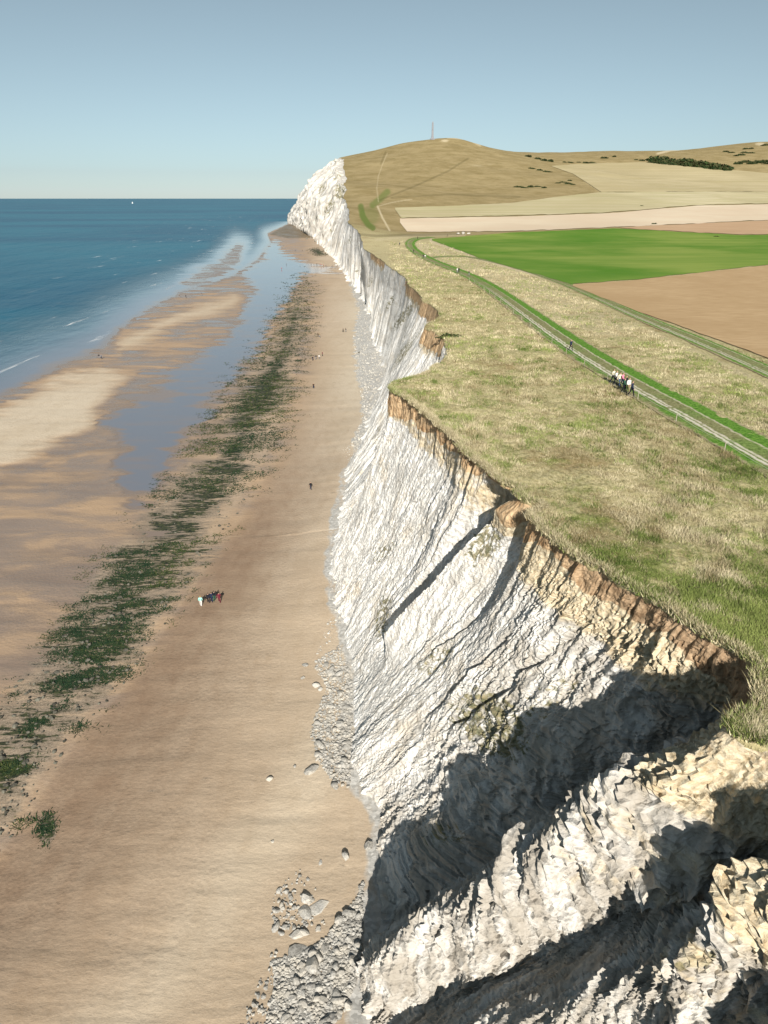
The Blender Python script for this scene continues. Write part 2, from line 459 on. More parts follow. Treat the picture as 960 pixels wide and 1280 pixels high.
def m_turf():
    n = NT('grassland')
    p = n.pos()
    green = n.attr('green'); pale = n.attr('pale'); dark = n.attr('dark'); far = n.attr('far')
    big = n.noise(p, 0.035, 5, 0.62, 0.3)
    med = n.noise(p, 0.35, 5, 0.65, 0.3)
    fine = n.noise(n.mapping(p, (3.5, 1.6, 1), (0, 0, 0.5)), 1.0, 5, 0.7)
    straw = n.mix(n.rng(fine, 0.3, 0.68), (0.29, 0.25, 0.115), (0.56, 0.49, 0.28))
    straw = n.mix(n.rng(n.noise(p, 0.13, 4, 0.6), 0.5, 0.7, 0, 0.55), straw, (0.20, 0.125, 0.05))
    gr = n.mix(n.rng(fine, 0.3, 0.68), (0.08, 0.115, 0.02), (0.23, 0.265, 0.07))
    gf = n.rng(n.math('ADD', green, n.math('ADD', n.math('MULTIPLY', n.math('SUBTRACT', big, 0.5), 1.5), n.math('MULTIPLY', n.math('SUBTRACT', med, 0.5), 2.0))), 0.30, 0.85)
    c = n.mix(gf, straw, gr)
    hillc = n.mix(n.rng(n.noise(p, 0.035, 8, 0.72, 0.2), 0.3, 0.7), (0.23, 0.178, 0.082), (0.335, 0.265, 0.14))
    hillc = n.mix(n.rng(n.noise(p, 0.09, 5, 0.7), 0.55, 0.75, 0, 0.5), hillc, (0.13, 0.12, 0.045))
    c = n.mix(far, c, n.mix(n.math('MULTIPLY', n.math('MAXIMUM', green, 0.0), 0.9), hillc, (0.13, 0.165, 0.045)))
    c = n.mix(n.math('MULTIPLY', pale, n.rng(med, 0.2, 0.5, 0.7, 1.0)), c, (0.52, 0.44, 0.29))
    c = n.mix(n.math('MULTIPLY', dark, 0.8), c, (0.09, 0.075, 0.03))
    nb = n.bump(fine, 0.9, 0.25)
    nb = n.bump(med, 0.5, 0.8, nb)
    return n.done(c, 0.95, 0.05, nb)

def m_field(name, c1, c2, c3, row_scale=(0.2, 2.0, 1), rot=0.3, mott=0.02, bumpd=0.15):
    n = NT(name)
    p = n.pos()
    rows = n.noise(n.mapping(p, row_scale, (0, 0, rot)), 1.0, 4, 0.6)
    big = n.noise(p, mott, 5, 0.6)
    c = n.mix(n.rng(big, 0.35, 0.65), c1, c2)
    c = n.mix(n.rng(rows, 0.35, 0.7, 0.0, 0.7), c, c3)
    return n.done(c, 0.95, 0.05, n.bump(rows, 0.5, bumpd))

def m_track(name, wear):
    n = NT(name)
    p = n.pos(); u = n.attr('across'); e = n.attr('edge'); worn = n.attr('worn')
    w = n.noise(p, 0.6, 4, 0.65); fine = n.noise(p, 3.0, 4, 0.7); wide = n.noise(p, 0.12, 3, 0.6)
    uu = n.math('ADD', u, n.math('MULTIPLY', n.math('SUBTRACT', w, 0.5), 0.16))
    gr = n.mix(n.rng(fine, 0.32, 0.66), (0.05, 0.14, 0.016), (0.16, 0.30, 0.05))
    mid = n.mix(n.rng(fine, 0.3, 0.66), (0.13, 0.125, 0.05), (0.30, 0.27, 0.15))
    straw = n.mix(n.rng(fine, 0.3, 0.66), (0.22, 0.18, 0.09), (0.44, 0.375, 0.235))
    def band(a, b, s):
        return n.math('MULTIPLY', n.rng(uu, a - s, a + s), n.rng(uu, b + s, b - s))
    gap = n.rng(n.noise(p, 0.8, 3, 0.6), 0.30, 0.46)
    c = n.mix(n.math('MULTIPLY', band(-0.03, 0.46, 0.03), n.rng(wide, 0.3, 0.6, 0.35, 0.9)), gr, mid)
    c = n.mix(n.math('MULTIPLY', n.rng(wide, 0.45, 0.65), band(-0.4, -0.08, 0.03)), c, mid)
    c = n.mix(n.math('MULTIPLY', n.math('MULTIPLY', band(0.0, 0.055, 0.02), worn), n.math('MULTIPLY', gap, wear)), c, (0.66, 0.62, 0.52))
    c = n.mix(n.math('MULTIPLY', n.math('MULTIPLY', band(0.095, 0.145, 0.02), worn), n.math('MULTIPLY', gap, wear)), c, (0.62, 0.57, 0.46))
    c = n.mix(n.math('MULTIPLY', n.math('MULTIPLY', band(0.42, 0.46, 0.02), worn), n.math('MULTIPLY', gap, wear * 0.85)), c, (0.56, 0.51, 0.38))
    ef = n.math('ADD', e, n.math('MULTIPLY', n.math('SUBTRACT', n.noise(p, 0.9, 4, 0.7), 0.5), 0.22))
    c = n.mix(n.rng(ef, 0.10, 0.02), c, straw)
    return n.done(c, 0.95, 0.05, n.bump(fine, 0.6, 0.2))

M_CHALK = m_chalk(); M_SAND = m_sand(); M_WATER = m_water(); M_TURF = m_turf(); M_TRACK = m_track('chalk_track', 0.85); M_SIDE = m_track('side_track', 0.55)

# ------------------------------------------------------------------ LAND (downs above the cliff)
TRACK = [(1010, 613), (960, 583), (900, 550), (850, 520), (800, 492), (775, 478), (740, 456), (711, 437), (690, 422), (650, 392), (620, 369), (595, 352), (575, 342), (555, 334), (540, 328), (525, 321), (512, 312), (505, 304), (509, 300), (522, 297), (540, 296)]
SIDE = [(1010, 492), (960, 470), (915, 449), (870, 429), (830, 412), (790, 395), (750, 376), (710, 358), (670, 343), (630, 331), (600, 324), (575, 320), (550, 321), (532, 324)]
FIELD_EDGE = [(540, 301), (570, 311), (600, 322), (640, 334), (680, 345), (716, 357)]

ny = np.concatenate([np.arange(-30, 20, 0.4), 20 * np.exp(np.arange(0, math.log(2600 / 20), 0.0058))])
nq = np.concatenate([np.linspace(0, 1, 470) ** 1.7])
yy = np.repeat(ny[:, None], len(nq), 1)
e = E(ny)[:, None]
fan = (0.85 * np.maximum(ny, 0) + 55)[:, None]
xx = e + fan * nq[None, :]
zz = H(xx, yy)
lip = np.exp(-((xx - e) / 0.5) ** 2)
tuss = (fbm(xx * 1.1, yy * 1.1, 3, 51) * 0.13 + fbm(xx * 0.25, yy * 0.25, 2, 52) * 0.15)
lp_x, lp_y = proj(xx, yy, zz)
near_t = np.minimum(dline(lp_x, lp_y, TRACK), dline(lp_x, lp_y, SIDE))
near_t = np.where(sdf(lp_x, lp_y, [(700, 350), (1200, 290), (1200, 540), (965, 460), (850, 415), (780, 392)]) > -2, 0, near_t)
zz = zz + tuss * (1 - sstep(150, 400, yy)) * (1 - lip) * sstep(6, 30, near_t) - 0.12 * lip
# an overhanging turf lip in front of the first column
lipx = np.concatenate([e + 0.12 + 0 * e, e - 0.10 + 0 * e], 1)
lipz = np.concatenate([H(e, ny[:, None]) - 0.75, H(e, ny[:, None]) - 0.38], 1)
X = np.concatenate([lipx, xx], 1); Y = np.concatenate([yy[:, :2], yy], 1); Z = np.concatenate([lipz, zz], 1)
px, py = proj(X, Y, Z)
off = X - e
g = 0.14 * (1 - sstep(3, 14, off)) * (1 - sstep(60, 110, Y)) - 0.10 * (1 - sstep(30, 75, Y)) + 0.12 * sstep(70, 90, Y) * (1 - sstep(90, 110, Y)) * (1 - sstep(6, 14, off)) - 0.16 * sstep(130, 260, Y)
def ell(cx, cy, rx, ry, rot=0.0):
    c_, s_ = math.cos(rot), math.sin(rot)
    dx, dy = px - cx, py - cy
    u = (dx * c_ + dy * s_) / rx; v = (-dx * s_ + dy * c_) / ry
    return 1 - sstep(0.6, 1.25, np.sqrt(u * u + v * v))
g = g + 0.3 * ell(740, 650, 26, 12) + 0.25 * ell(700, 600, 60, 30) + 0.35 * ell(555, 367, 14, 7) + 0.3 * ell(790, 680, 60, 30, 0.6) + 0.5 * ell(870, 505, 40, 10, 0.5)
g = np.where(Y > 450, 0, g)
oval = (1 - sstep(2.0, 5.0, dline(px, py, [(451, 258), (453, 270), (460, 281), (466, 285)]))) + 0.8 * (1 - sstep(2, 6, dline(px, py, [(466, 256), (474, 250), (484, 240)]))) + 0.45 * ell(463, 270, 12, 12)
g = g + oval * (Y > 450)
pale = np.zeros_like(X)
for L, w, a in (([(484, 192), (478, 206), (473, 220), (471, 235), (473, 252)], 0.55, 0.4), ([(472, 258), (478, 272), (487, 288)], 1.0, 0.8), ([(472, 258), (490, 253), (515, 249)], 0.6, 0.45),
                ([(560, 172), (585, 174), (600, 182)], 1.1, 0.6), ([(470, 300), (520, 294), (580, 293)], 2.0, 0.5), ([(822, 192), (838, 188), (848, 187)], 1.2, 0.9), ([(716, 215), (752, 240)], 0.9, 0.5),
                (FIELD_EDGE, 3.2, 0.85), ([(546, 303), (590, 322), (640, 338), (700, 362), (760, 392), (860, 436), (960, 482)], 3.0, 0.45)):
    pale = np.maximum(pale, a * (1 - sstep(w * 0.6, w * 1.5, dline(px, py, L))))
pale = np.maximum(pale, 0.8 * ell(600, 203, 18, 5) * sstep(-0.1, 0.5, fbm(X * 0.02, Y * 0.02, 3, 97) + 0.1)); pale = np.maximum(pale, 0.9 * ell(556, 176, 5, 1.5)); pale = np.maximum(pale, 0.9 * ell(950, 180, 6, 2))
pale = np.maximum(pale, 0.55 * sstep(-3, 3, sdf(px, py, [(512, 306), (524, 301), (575, 318), (545, 321), (528, 318)])))
pale = np.maximum(pale, 0.5 * sstep(-3, 3, sdf(px, py, [(545, 324), (575, 324), (640, 340), (720, 372), (800, 410), (760, 425), (690, 400), (640, 374), (600, 348)])))
pale = np.maximum(pale, 0.25 * sstep(200, 330, Y) * (1 - sstep(440, 520, Y)))
dark = np.zeros_like(X)
for L, w, a in (([(475, 250), (520, 232), (560, 214), (585, 198)], 1.0, 0.45), ([(440, 292), (470, 295), (505, 294), (580, 292)], 1.5, 0.55), ([(490, 247), (560, 243), (650, 246)], 1.2, 0.35), ([(482, 190), (476, 205)], 1.0, 0.4)):
    dark = np.maximum(dark, a * (1 - sstep(w * 0.6, w * 1.6, dline(px, py, L))))
V = np.stack([X, Y, Z], -1).reshape(-1, 3)
me = mesh_np('downland', V, grid_faces(X.shape[0], X.shape[1]), dict(green=g.ravel(), pale=pale.ravel(), dark=dark.ravel(), far=sstep(420, 620, Y).ravel()), smooth=True)
obj('grassland', me, M_TURF, kind='structure')

# ------------------------------------------------------------------ CLIFF
def cliff_grid(s, nv):
    """one stretch of the chalk face: rows follow the edge (s), columns run from the foot up to the edge"""
    v = np.linspace(0, 1, nv) ** 0.97
    S, Vv = np.meshgrid(s, v, indexing='ij')
    Hs = H(E(s), s)[:, None]
    near = (1 - sstep(95, 190, S))
    yf = S + 10 * (1 - Vv) * near                     # the ribs lean away from the camera on their way down
    ex = E(s)[:, None]; es = E_smooth(s)[:, None]
    fx = F(yf)
    gprof = np.where(Vv < 0.88, Vv / 0.88 * 0.95, 0.95 + (Vv - 0.88) / 0.12 * 0.05)
    gprof = gprof + 0.05 * np.sin(Vv * math.pi) * (S < 120)
    farb = sstep(500, 1000, S)
    keep = sstep(-0.15, 0.75, Vv)
    emid = (E(s - 1.6) + E(s - 0.8) + E(s) + E(s + 0.8) + E(s + 1.6))[:, None] / 5
    x = fx + (es - fx) * gprof + (emid - es) * keep + (ex - emid) * sstep(0.70, 0.97, Vv)
    wv = sstep(0.0, 0.22, Vv) * (1 - sstep(0.80, 0.985, Vv))
    x = x + wv * (-2.7 * np.exp(-((S - 23.4) / 2.0) ** 2) + 3.2 * np.exp(-((S - 28.6) / 2.6) ** 2) - 0.9 * np.exp(-((S - 16.6) / 1.2) ** 2) + 0.7 * np.exp(-((S - 20.2) / 1.2) ** 2))
    x = x - 26 * np.sin(math.pi * np.clip(Vv, 0, 1)) * sstep(950, 1300, S)
    z = -0.6 + (Hs - 0.12 + 0.6) * Vv
    d = (1 - Vv) * Hs * 1.12                          # metres down from the edge
    k = np.clip(S / 90, 1, 1) + sstep(150, 900, S) * 5.0
    a = S + 0.32 * d * (1 - sstep(24, 42, S)) + 0.9 * fbm(S * 0.12, d * 0.09, 2, 61) + 0.25 * fbm(S * 0.9, d * 0.35, 2, 62)
    rough = 0.31 + 1.0 * (1 - sstep(31, 47, S)) + 0.05 * sstep(130, 220, S) + 0.4 * sstep(600, 900, S)
    rough = rough + 0.35 * (1 - sstep(23, 29, S))
    rough = rough * (1 + 0.55 * fbm(a * 0.12, d * 0.10, 3, 60))
    top = sstep(0.2, 4.5, d)
    botm = sstep(-0.02, 0.05, Vv)
    D = ridged(a * 0.30 / k, d * 0.045 / k, 3, 63) * 0.75 * k
    D = D + ridged(a * 1.0 / k, d * 0.15 / k, 3, 64) * 0.30 * k + fbm(a * 0.22 / k, d * 0.12 / k, 3, 79) * 0.7 * k
    D = D + ridged(a * 2.7, d * 0.4, 3, 65) * (0.22 + 0.14 * (1 - sstep(24, 34, S))) * near
    D = D + fbm(a * 1.7, d * 1.3, 4, 66) * 0.26 * near
    D = D + (ridged(a * 1.5, d * 0.2, 2, 59) * 0.42 + ridged(a * 5.0, d * 0.9, 2, 58) * 0.06) * (0.45 + 0.55 * sstep(20.5, 22.5, S)) * (1 - sstep(24, 36, S))
    jx = 0.35 * fbm(a * 0.8, d * 0.4, 3, 80); blockm = near * (0.25 + 0.9 * (1 - sstep(30, 50, S)))
    for sx, sy, amp, sd in ((0.55, 0.18, 0.55, 200), (1.3, 0.5, 0.36, 220), (3.0, 1.3, 0.17, 240)):
        v_, b_, t_ = cells(a * sx + jx, d * sy + jx * 0.7, sd)
        D = D + ((v_ - 0.5) * 1.3 + t_ * 0.7 * sstep(26, 36, S) - 0.35 * (1 - sstep(0.0, 0.18, b_))) * amp * blockm * (0.45 + 0.55 * sstep(24, 34, S))
    rough = 0.42 + 0.95 * (1 - sstep(31, 47, S)) + 0.05 * sstep(130, 220, S) + 0.4 * sstep(600, 900, S)
    rough = rough + 0.35 * (1 - sstep(23, 29, S))
    rough = rough * (1 + 0.55 * fbm(a * 0.12, d * 0.10, 3, 60))
    top = sstep(0.2, 4.5, d)
    botm = sstep(-0.02, 0.05, Vv)
    D = ridged(a * 0.30 / k, d * 0.045 / k, 3, 63) * 0.75 * k
    D = D + ridged(a * 1.0 / k, d * 0.15 / k, 3, 64) * 0.30 * k + fbm(a * 0.22 / k, d * 0.12 / k, 3, 79) * 0.7 * k
    D = D + ridged(a * 2.7, d * 0.5, 3, 65) * 0.22 * near
    D = D + fbm(a * 1.7, d * 1.3, 4, 66) * 0.26 * near
    step = fbm(a * 0.7, d * 0.55, 3, 67)
    D = D + (np.floor(step * 5) / 5 - step) * 1.0 * near * (1 - 0.6 * sstep(46, 56, S))
    D = D + (ridged(S * 0.018, d * 0.012, 3, 77) * 9 + fbm(S * 0.05, d * 0.05, 3, 78) * 5) * sstep(650, 1100, S)
    D = D * rough * (0.15 + 0.85 * top) * (0.35 + 0.65 * botm)
    D = D * (1 - 0.55 * (1 - sstep(19.5, 22.0, S)) * (1 - sstep(0.55, 0.8, Vv)))
    # vertical clefts of the soil band
    D = D + (1 - top) * (ridged(S * 0.9, d * 0.08, 3, 68) * 0.30 + fbm(S * 3.2, d * 0.8, 3, 69) * 0.16) * sstep(0, 0.5, d) * near
    # the stepped fissure that throws the long dark band across the middle buttress
    sc = 51.3 + 0.17 * d + 0.15 * fbm(d * 0.4, d * 0, 2, 70)
    ds = S - sc
    wid = 5.0
    D = D - np.where((ds > 0) & (ds < wid), (1 - ds / wid) ** 0.8 * 4.0, 0) * sstep(0.5, 1.5, d) * (1 - sstep(24, 29, d))
    D = D + np.where((ds <= 0) & (ds > -4.0), (1 + ds / 4.0) * 1.8, 0) * sstep(0.4, 2.4, d) * (1 - sstep(23, 28, d))
    for s0, sl, d0, d1, dep in ((62, 0.05, 8, 24, 0.5), (57.5, 0.12, 5, 18, 0.3), (69, 0.02, 6, 22, 0.25), (45.5, 0.16, 6, 22, 0.5), (40, 0.15, 8, 26, 0.55), (36, 0.2, 5, 24, 0.5)):
        dd = S - (s0 + sl * d + 0.35 * fbm(d * 0.5, d * 0 + s0, 2, 71))
        D = D - np.exp(-(dd / 0.22) ** 2) * dep * sstep(d0, d0 + 4, d) * (1 - sstep(d1 - 4, d1, d))
    P0 = np.stack([x, yf, z], -1)
    nn = np.cross(np.gradient(P0, axis=1), np.gradient(P0, axis=0))
    kk = np.ones(25) / 25
    for c_ in range(3):                                # even the normals out a little along the face
        nn[..., c_] = np.apply_along_axis(lambda q: np.convolve(np.pad(q, 12, 'edge'), kk, 'valid'), 0, nn[..., c_])
    nn /= np.linalg.norm(nn, axis=-1, keepdims=True) + 1e-9
    nn *= np.where(nn[..., :1] > 0, -1, 1)
    far_n = sstep(110, 150, S)
    nx = nn[..., 0] * (1 - far_n) - 0.88 * far_n; nyv = nn[..., 1] * (1 - far_n) - 0.12 * far_n; nz = nn[..., 2] * (1 - far_n) + 0.46 * far_n
    bel = sstep(1.0, 0.975, Vv)
    x = x + nx * D * bel; y = yf + nyv * D * bel; z = z + nz * D * bel * botm * (0.1 + 0.9 * top)
    # rounded blocks where the face meets the beach
    x = x - (1 - sstep(0.0, 0.10, Vv)) * (0.5 + 1.0 * fbm(yf * 0.35, Vv * 3, 3, 72)) * np.clip(S / 60, .7, 3)
    # masks
    px, py = proj(x, y, z)
    fade = 1 - 0.6 * sstep(40, 70, S)
    hs = np.where(S < 90, 2.5, 3.6) + 1.3 * fbm(S * 0.12, 0 * S, 3, 73) + 1.4 * fbm(S * 0.5, d * 0.1, 3, 98) + 1.2 * sstep(70, 84, S) * (1 - sstep(88, 95, S)) - 1.0 * sstep(49, 52, S) * (1 - sstep(58, 70, S))
    far_s = np.clip(0.9 + 1.4 * fbm(S * 0.028, 0 * S, 2, 74), 0.0, 1) * (1 - sstep(330, 460, S)) + (S < 105) * 1.0
    soil = np.clip(1 - sstep(hs * 0.7, hs * 1.15, d), 0, 1) * np.clip(far_s, 0, 1) * (0.45 + 0.55 * sstep(24, 28, S))
    och = (1 - sstep(3.6, 6.6 + 3.0 * vnoise(S * 0.25, 0 * S, 75), d)) * np.clip(far_s, 0, 1) * (0.95 - 0.3 * sstep(48, 56, S))
    och = och + 0.45 * (1 - sstep(9, 22, d)) * (1 - sstep(24, 30, S))
    veg = np.zeros_like(x)
    for cx, cy, rx, ry, rot, amt in ((615, 905, 85, 55, 0.7, 0.72), (606, 680, 50, 28, 2.3, 0.68), (478, 770, 14, 48, 0.2, 0.66), (480, 690, 30, 14, 2.4, 0.58), (545, 825, 50, 22, 2.4, 0.58), (555, 1045, 36, 30, 0, 0.6), (690, 870, 80, 30, 2.5, 0.52),
                                     (505, 395, 34, 9, 2.25, 0.66), (505, 440, 34, 8, 2.15, 0.66), (463, 352, 12, 5, 2.0, 0.6), (520, 370, 26, 5, 2.3, 0.55), (488, 378, 18, 5, 2.1, 0.6), (452, 335, 9, 5, 2, 0.55), (520, 420, 20, 5, 2.2, 0.55), (870, 1200, 40, 16, -0.4, 0.75),
                                     (425, 240, 16, 12, 1.9, 0.7), (412, 258, 16, 8, 2.1, 0.66), (402, 236, 14, 7, 2.1, 0.62), (420, 222, 10, 5, 2.1, 0.6), (416, 285, 6, 16, 0.5, 0.5), (395, 272, 8, 4, 2, 0.5), (437, 300, 4, 10, 0.3, 0.6), (700, 800, 70, 14, 2.5, 0.4), (470, 545, 8, 30, 0.3, 0.5)):
        c_, s_ = math.cos(rot), math.sin(rot)
        u = ((px - cx) * c_ + (py - cy) * s_) / rx; w = (-(px - cx) * s_ + (py - cy) * c_) / ry
        veg = np.maximum(veg, amt * (1 - sstep(0.35, 1.2, np.sqrt(u * u + w * w))))
    veg = np.maximum(veg, 0.42 * sstep(0.0, 0.5, fbm(S * 0.05, d * 0.06, 3, 76)) * sstep(90, 120, S))
    damp = (1 - sstep(0.015, 0.06, Vv)) * (S < 300)
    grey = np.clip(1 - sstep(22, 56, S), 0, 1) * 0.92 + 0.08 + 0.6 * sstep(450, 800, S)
    rib = np.stack([a, d, 0 * a], -1)
    rib[..., :2] /= (1 + sstep(150, 900, S) * 5.0)[..., None]
    return np.stack([x, y, z], -1), dict(soil=soil, ochre=och, veg=veg, damp=damp, grey=grey, rib=rib)

parts_V, parts_F, parts_A, offv = [], [], [], 0
for s, nv in ((np.concatenate([np.arange(-30, 8, 0.35), np.arange(8, 60, 0.085), np.arange(60, 112, 0.13)]), 400),
              (112 * np.exp(np.arange(0, math.log(1990 / 112), 0.0032)), 150)):
    P, A = cliff_grid(s, nv)
    parts_V.append(P.reshape(-1, 3)); parts_F.append(grid_faces(len(s), nv, offv, flip=True)); offv += P.shape[0] * P.shape[1]
    parts_A.append({k: (v.reshape(-1, 3) if v.ndim == 3 else v.ravel()) for k, v in A.items()})
attrs = {k: np.concatenate([a[k] for a in parts_A]) for k in parts_A[0]}
me = mesh_np('chalk_cliff', np.concatenate(parts_V), np.concatenate(parts_F), attrs)
CLIFF = obj('chalk_cliff', me, M_CHALK, kind='structure')

# ------------------------------------------------------------------ BEACH and SEA
SEA = [(-900, 545), (0, 500), (58, 466), (105, 447), (128, 436), (150, 412), (185, 388), (225, 366), (290, 346), (322, 325), (338, 303), (335, 292), (355, 284), (372, 276), (380, 258), (420, 240), (420, -3000), (-3000, -3000), (-3000, 540)]
POOL = [(322, 302), (350, 300), (352, 312), (372, 322), (415, 335), (440, 340), (400, 345), (378, 349), (368, 368), (345, 398), (322, 430), (290, 478), (258, 520), (222, 562), (185, 612), (165, 620), (150, 560), (136, 525), (168, 492), (205, 478), (240, 455), (285, 425), (304, 396), (318, 362), (300, 338), (330, 322)]
BAR_A = [(-900, 560), (0, 503), (60, 468), (128, 456), (168, 472), (160, 487), (132, 512), (118, 540), (60, 572), (0, 590), (-900, 680)]
BAR_B = [(128, 440), (155, 417), (190, 398), (240, 376), (295, 362), (312, 372), (296, 392), (262, 404), (225, 410), (185, 432), (150, 452)]
WEED_R = [(376, 355), (387, 360), (385, 400), (378, 440), (366, 505), (346, 565), (325, 600), (300, 642), (270, 685), (232, 742), (196, 795), (145, 868), (100, 915), (60, 975), (25, 1030), (-10, 1075), (-400, 1400)]
WEED_L = [(-400, 1060), (0, 872), (45, 825), (88, 765), (118, 712), (156, 664), (195, 620), (240, 560), (262, 520), (292, 478), (325, 440), (345, 410), (362, 372)]
WEED = WEED_R + WEED_L
PEBBLE = [(432, 345), (455, 345), (474, 370), (492, 420), (500, 470), (480, 500), (470, 560), (455, 575), (438, 560), (452, 530), (452, 500), (445, 470), (440, 430), (447, 395), (440, 365)]
REEF = [(338, 293), (358, 282), (376, 278), (400, 286), (398, 297), (360, 298)]
PATCH = [(386, 312), (398, 310), (404, 315), (411, 320), (398, 322), (390, 318)]

def beach_fields(x, y):
    px, py = proj(x, y, 0 * x)
    pyc = np.maximum(py, 249.0)
    sc = np.clip((pyc - 248) / 250, 0.08, 1.3)                    # features shrink with distance
    n1 = fbm(x * 0.030, y * 0.055, 4, 81); n2 = fbm(x * 0.055 + y * 0.01, y * 0.24, 5, 82, 0.6); n3 = fbm(x / 40, y / 130, 3, 83)
    wob = (n1 * 26 + n2 * 34) * sc
    ds = sdf(px, pyc, SEA) + wob * 0.5
    dp = sdf(px, pyc, POOL) + wob * 1.0
    da = np.maximum(sdf(px, pyc, BAR_A), sdf(px, pyc, BAR_B)) + wob * 0.35
    dw = sdf(px, pyc, WEED)
    right = sdf(px, pyc, WEED_R + [(-400, 2400), (1800, 2400), (1800, 250), (376, 250)])      # inland of the weed belt
    h = 0.085 + 0.15 * n2 + 0.07 * n1 + 0.25 * (1 - sstep(240, 380, pyc)) * 0
    h = h + 0.3 * sstep(-70, -10, right + wob * 0.4)
    h = np.where(right > -20, np.maximum(h, 0.2), h)
    h = h + 0.25 * sstep(-4, 20, da) + 0.9 * sstep(0, 160, right)
    pool = sstep(-9 * 1.0, 9, dp * (0.6 + 0.4 / np.maximum(sc, .3)) * 1.0)
    h = h * (1 - pool) + (-0.14 + 0.10 * np.maximum(n2, 0)) * pool
    sea = sstep(-6, 2, ds)
    hs = -np.clip(ds, -10, 500) / np.maximum(sc, 0.08) * 0.010 + 0.16 * n1 * (1 - sstep(25, 60, ds)) + 0.10 * n2 * (1 - sstep(20, 50, ds))
    h = h * (1 - sea) + np.minimum(hs, 0.06) * sea
    # shoal showing through the shallows
    sh = sdf(px, pyc, [(228, 352), (270, 330), (296, 304), (304, 306), (300, 330), (262, 352), (240, 362)])
    h = np.maximum(h, np.where(sh > -40, -1.6 + 1.62 * sstep(-34, 4, sh + wob * 0.6), -9))
    h = h + 0.5 * sstep(-4, 4, sdf(px, pyc, REEF) + n2 * 4) + 0.4 * sstep(-2, 2, sdf(px, pyc, PATCH))
    return px, pyc, sc, n1, n2, n3, ds, dp, da, dw, right, h

by = 20 * np.exp(np.arange(0, math.log(1960 / 20), 0.0054))
bq = np.linspace(0, 1, 440)
x0 = -(0.66 * by + 34)[:, None]; x1 = (F(by) + np.where(by < 110, 9, 14 + by * 0.02))[:, None]
X = x0 + (x1 - x0) * bq[None, :]; Y = np.repeat(by[:, None], len(bq), 1)
bpx, bpyy, sc, n1, n2, n3, ds, dp, da, dw, right, Z = beach_fields(X, Y)
Z0 = Z.copy()
Z = Z + 0.5 * (1 - sstep(0, 9, F(by)[:, None] - X)) * (Y < 400)
dry = sstep(2, 26, da) * 0.75 + sstep(5, 75, right) * (0.28 + 0.72 * sstep(760, 480, bpyy)) * (0.8 + 0.5 * n3)
dry = dry + 0.35 * (1 - sstep(10, 60, np.abs(right - 190 * np.clip((bpyy - 200) / 500, 0.3, 1.4)))) * (bpyy > 600)
wet = sstep(30, -10, right) * (1 - sstep(0, 14, da)) * 0.95
wet = np.maximum(wet, sstep(0.12, 0.02, Z))
wet = wet * (1 - 0.6 * sstep(0, 12, dw))
mud_vignette = sstep(0, 10, right) * (1 - sstep(18, 130 + 190 * sstep(700, 1050, bpyy), right + 30 * n1)) * sstep(420, 700, bpyy) * 1.0  # brown sand beside the weed, widened towards the viewer as painted corner darkening
edge_n = (fbm(X * 0.05, Y * 0.05, 4, 88) * 24 + fbm(X * 0.2, Y * 0.2, 3, 89) * 12) * sc
weed = sstep(-10, 30, dw * (0.7 + 0.3 / np.clip(sc, .3, 2)) + edge_n)
core = sstep(700, 430, bpyy) * 0.35 * sstep(10, 40, dw) + 0.0
weed = weed * (0.56 + core + 0.12 * sstep(460, 390, bpyy) + 0.14 * sstep(520, 640, bpyy) * sstep(5, 50, dw))
weed = np.maximum(weed, 0.85 * sstep(-3, 5, sdf(bpx, bpyy, PATCH)))
weed = np.maximum(weed, 0.62 * (1 - sstep(0.4, 1.2, np.hypot((bpx - 60) / 14, (bpyy - 1042) / 26))))
peb = sstep(-12, 14, sdf(bpx, bpyy, PEBBLE) + n2 * 8)
peb = np.maximum(peb, 0.62 * sstep(1.6 + 1.5 * n2, 0.0, F(by)[:, None] - X) * (Y < 420))
reef = sstep(-4, 3, sdf(bpx, bpyy, REEF))
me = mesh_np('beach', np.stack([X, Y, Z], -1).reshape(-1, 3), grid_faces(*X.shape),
             dict(dry=np.clip(dry, 0, 1).ravel(), wet=np.clip(wet, 0, 1).ravel(), weed=weed.ravel(), pebble=peb.ravel(), reef=reef.ravel(), shore=(sstep(0.13, 0.0, Z0) * (right < 0)).ravel(), mud_vignette=np.clip(mud_vignette, 0, 1).ravel()), smooth=True)
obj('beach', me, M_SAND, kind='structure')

wy = np.concatenate([20 * np.exp(np.arange(0, math.log(1960 / 20), 0.0075)), 1975 * np.exp(np.arange(0, math.log(90000 / 1975), 0.02))])
wq = np.linspace(0, 1, 420)
x0 = -(1.1 * wy + 60)[:, None]
x1 = np.where(wy < 1965, F(wy) + 4, 1.2 * wy)[:, None]
X = x0 + (x1 - x0) * wq[None, :]; Y = np.repeat(wy[:, None], len(wq), 1)
_, bpyy, sc, n1, n2, n3, ds, dp, da, dw, right, hb = beach_fields(X, Y)
depth = np.where(Y > 1955, 3.0, -hb)
surf = sstep(2, 18, ds) * (1 - sstep(70, 120, ds)) * (0.5 + 0.5 * sstep(0, 40, ds)) * (bpyy > 268)
me = mesh_np('sea', np.stack([X, Y, 0 * X], -1).reshape(-1, 3), grid_faces(*X.shape), dict(depth=np.clip(depth, -1, 4).ravel(), surf=surf.ravel()), smooth=True)
obj('sea', me, M_WATER, kind='structure')

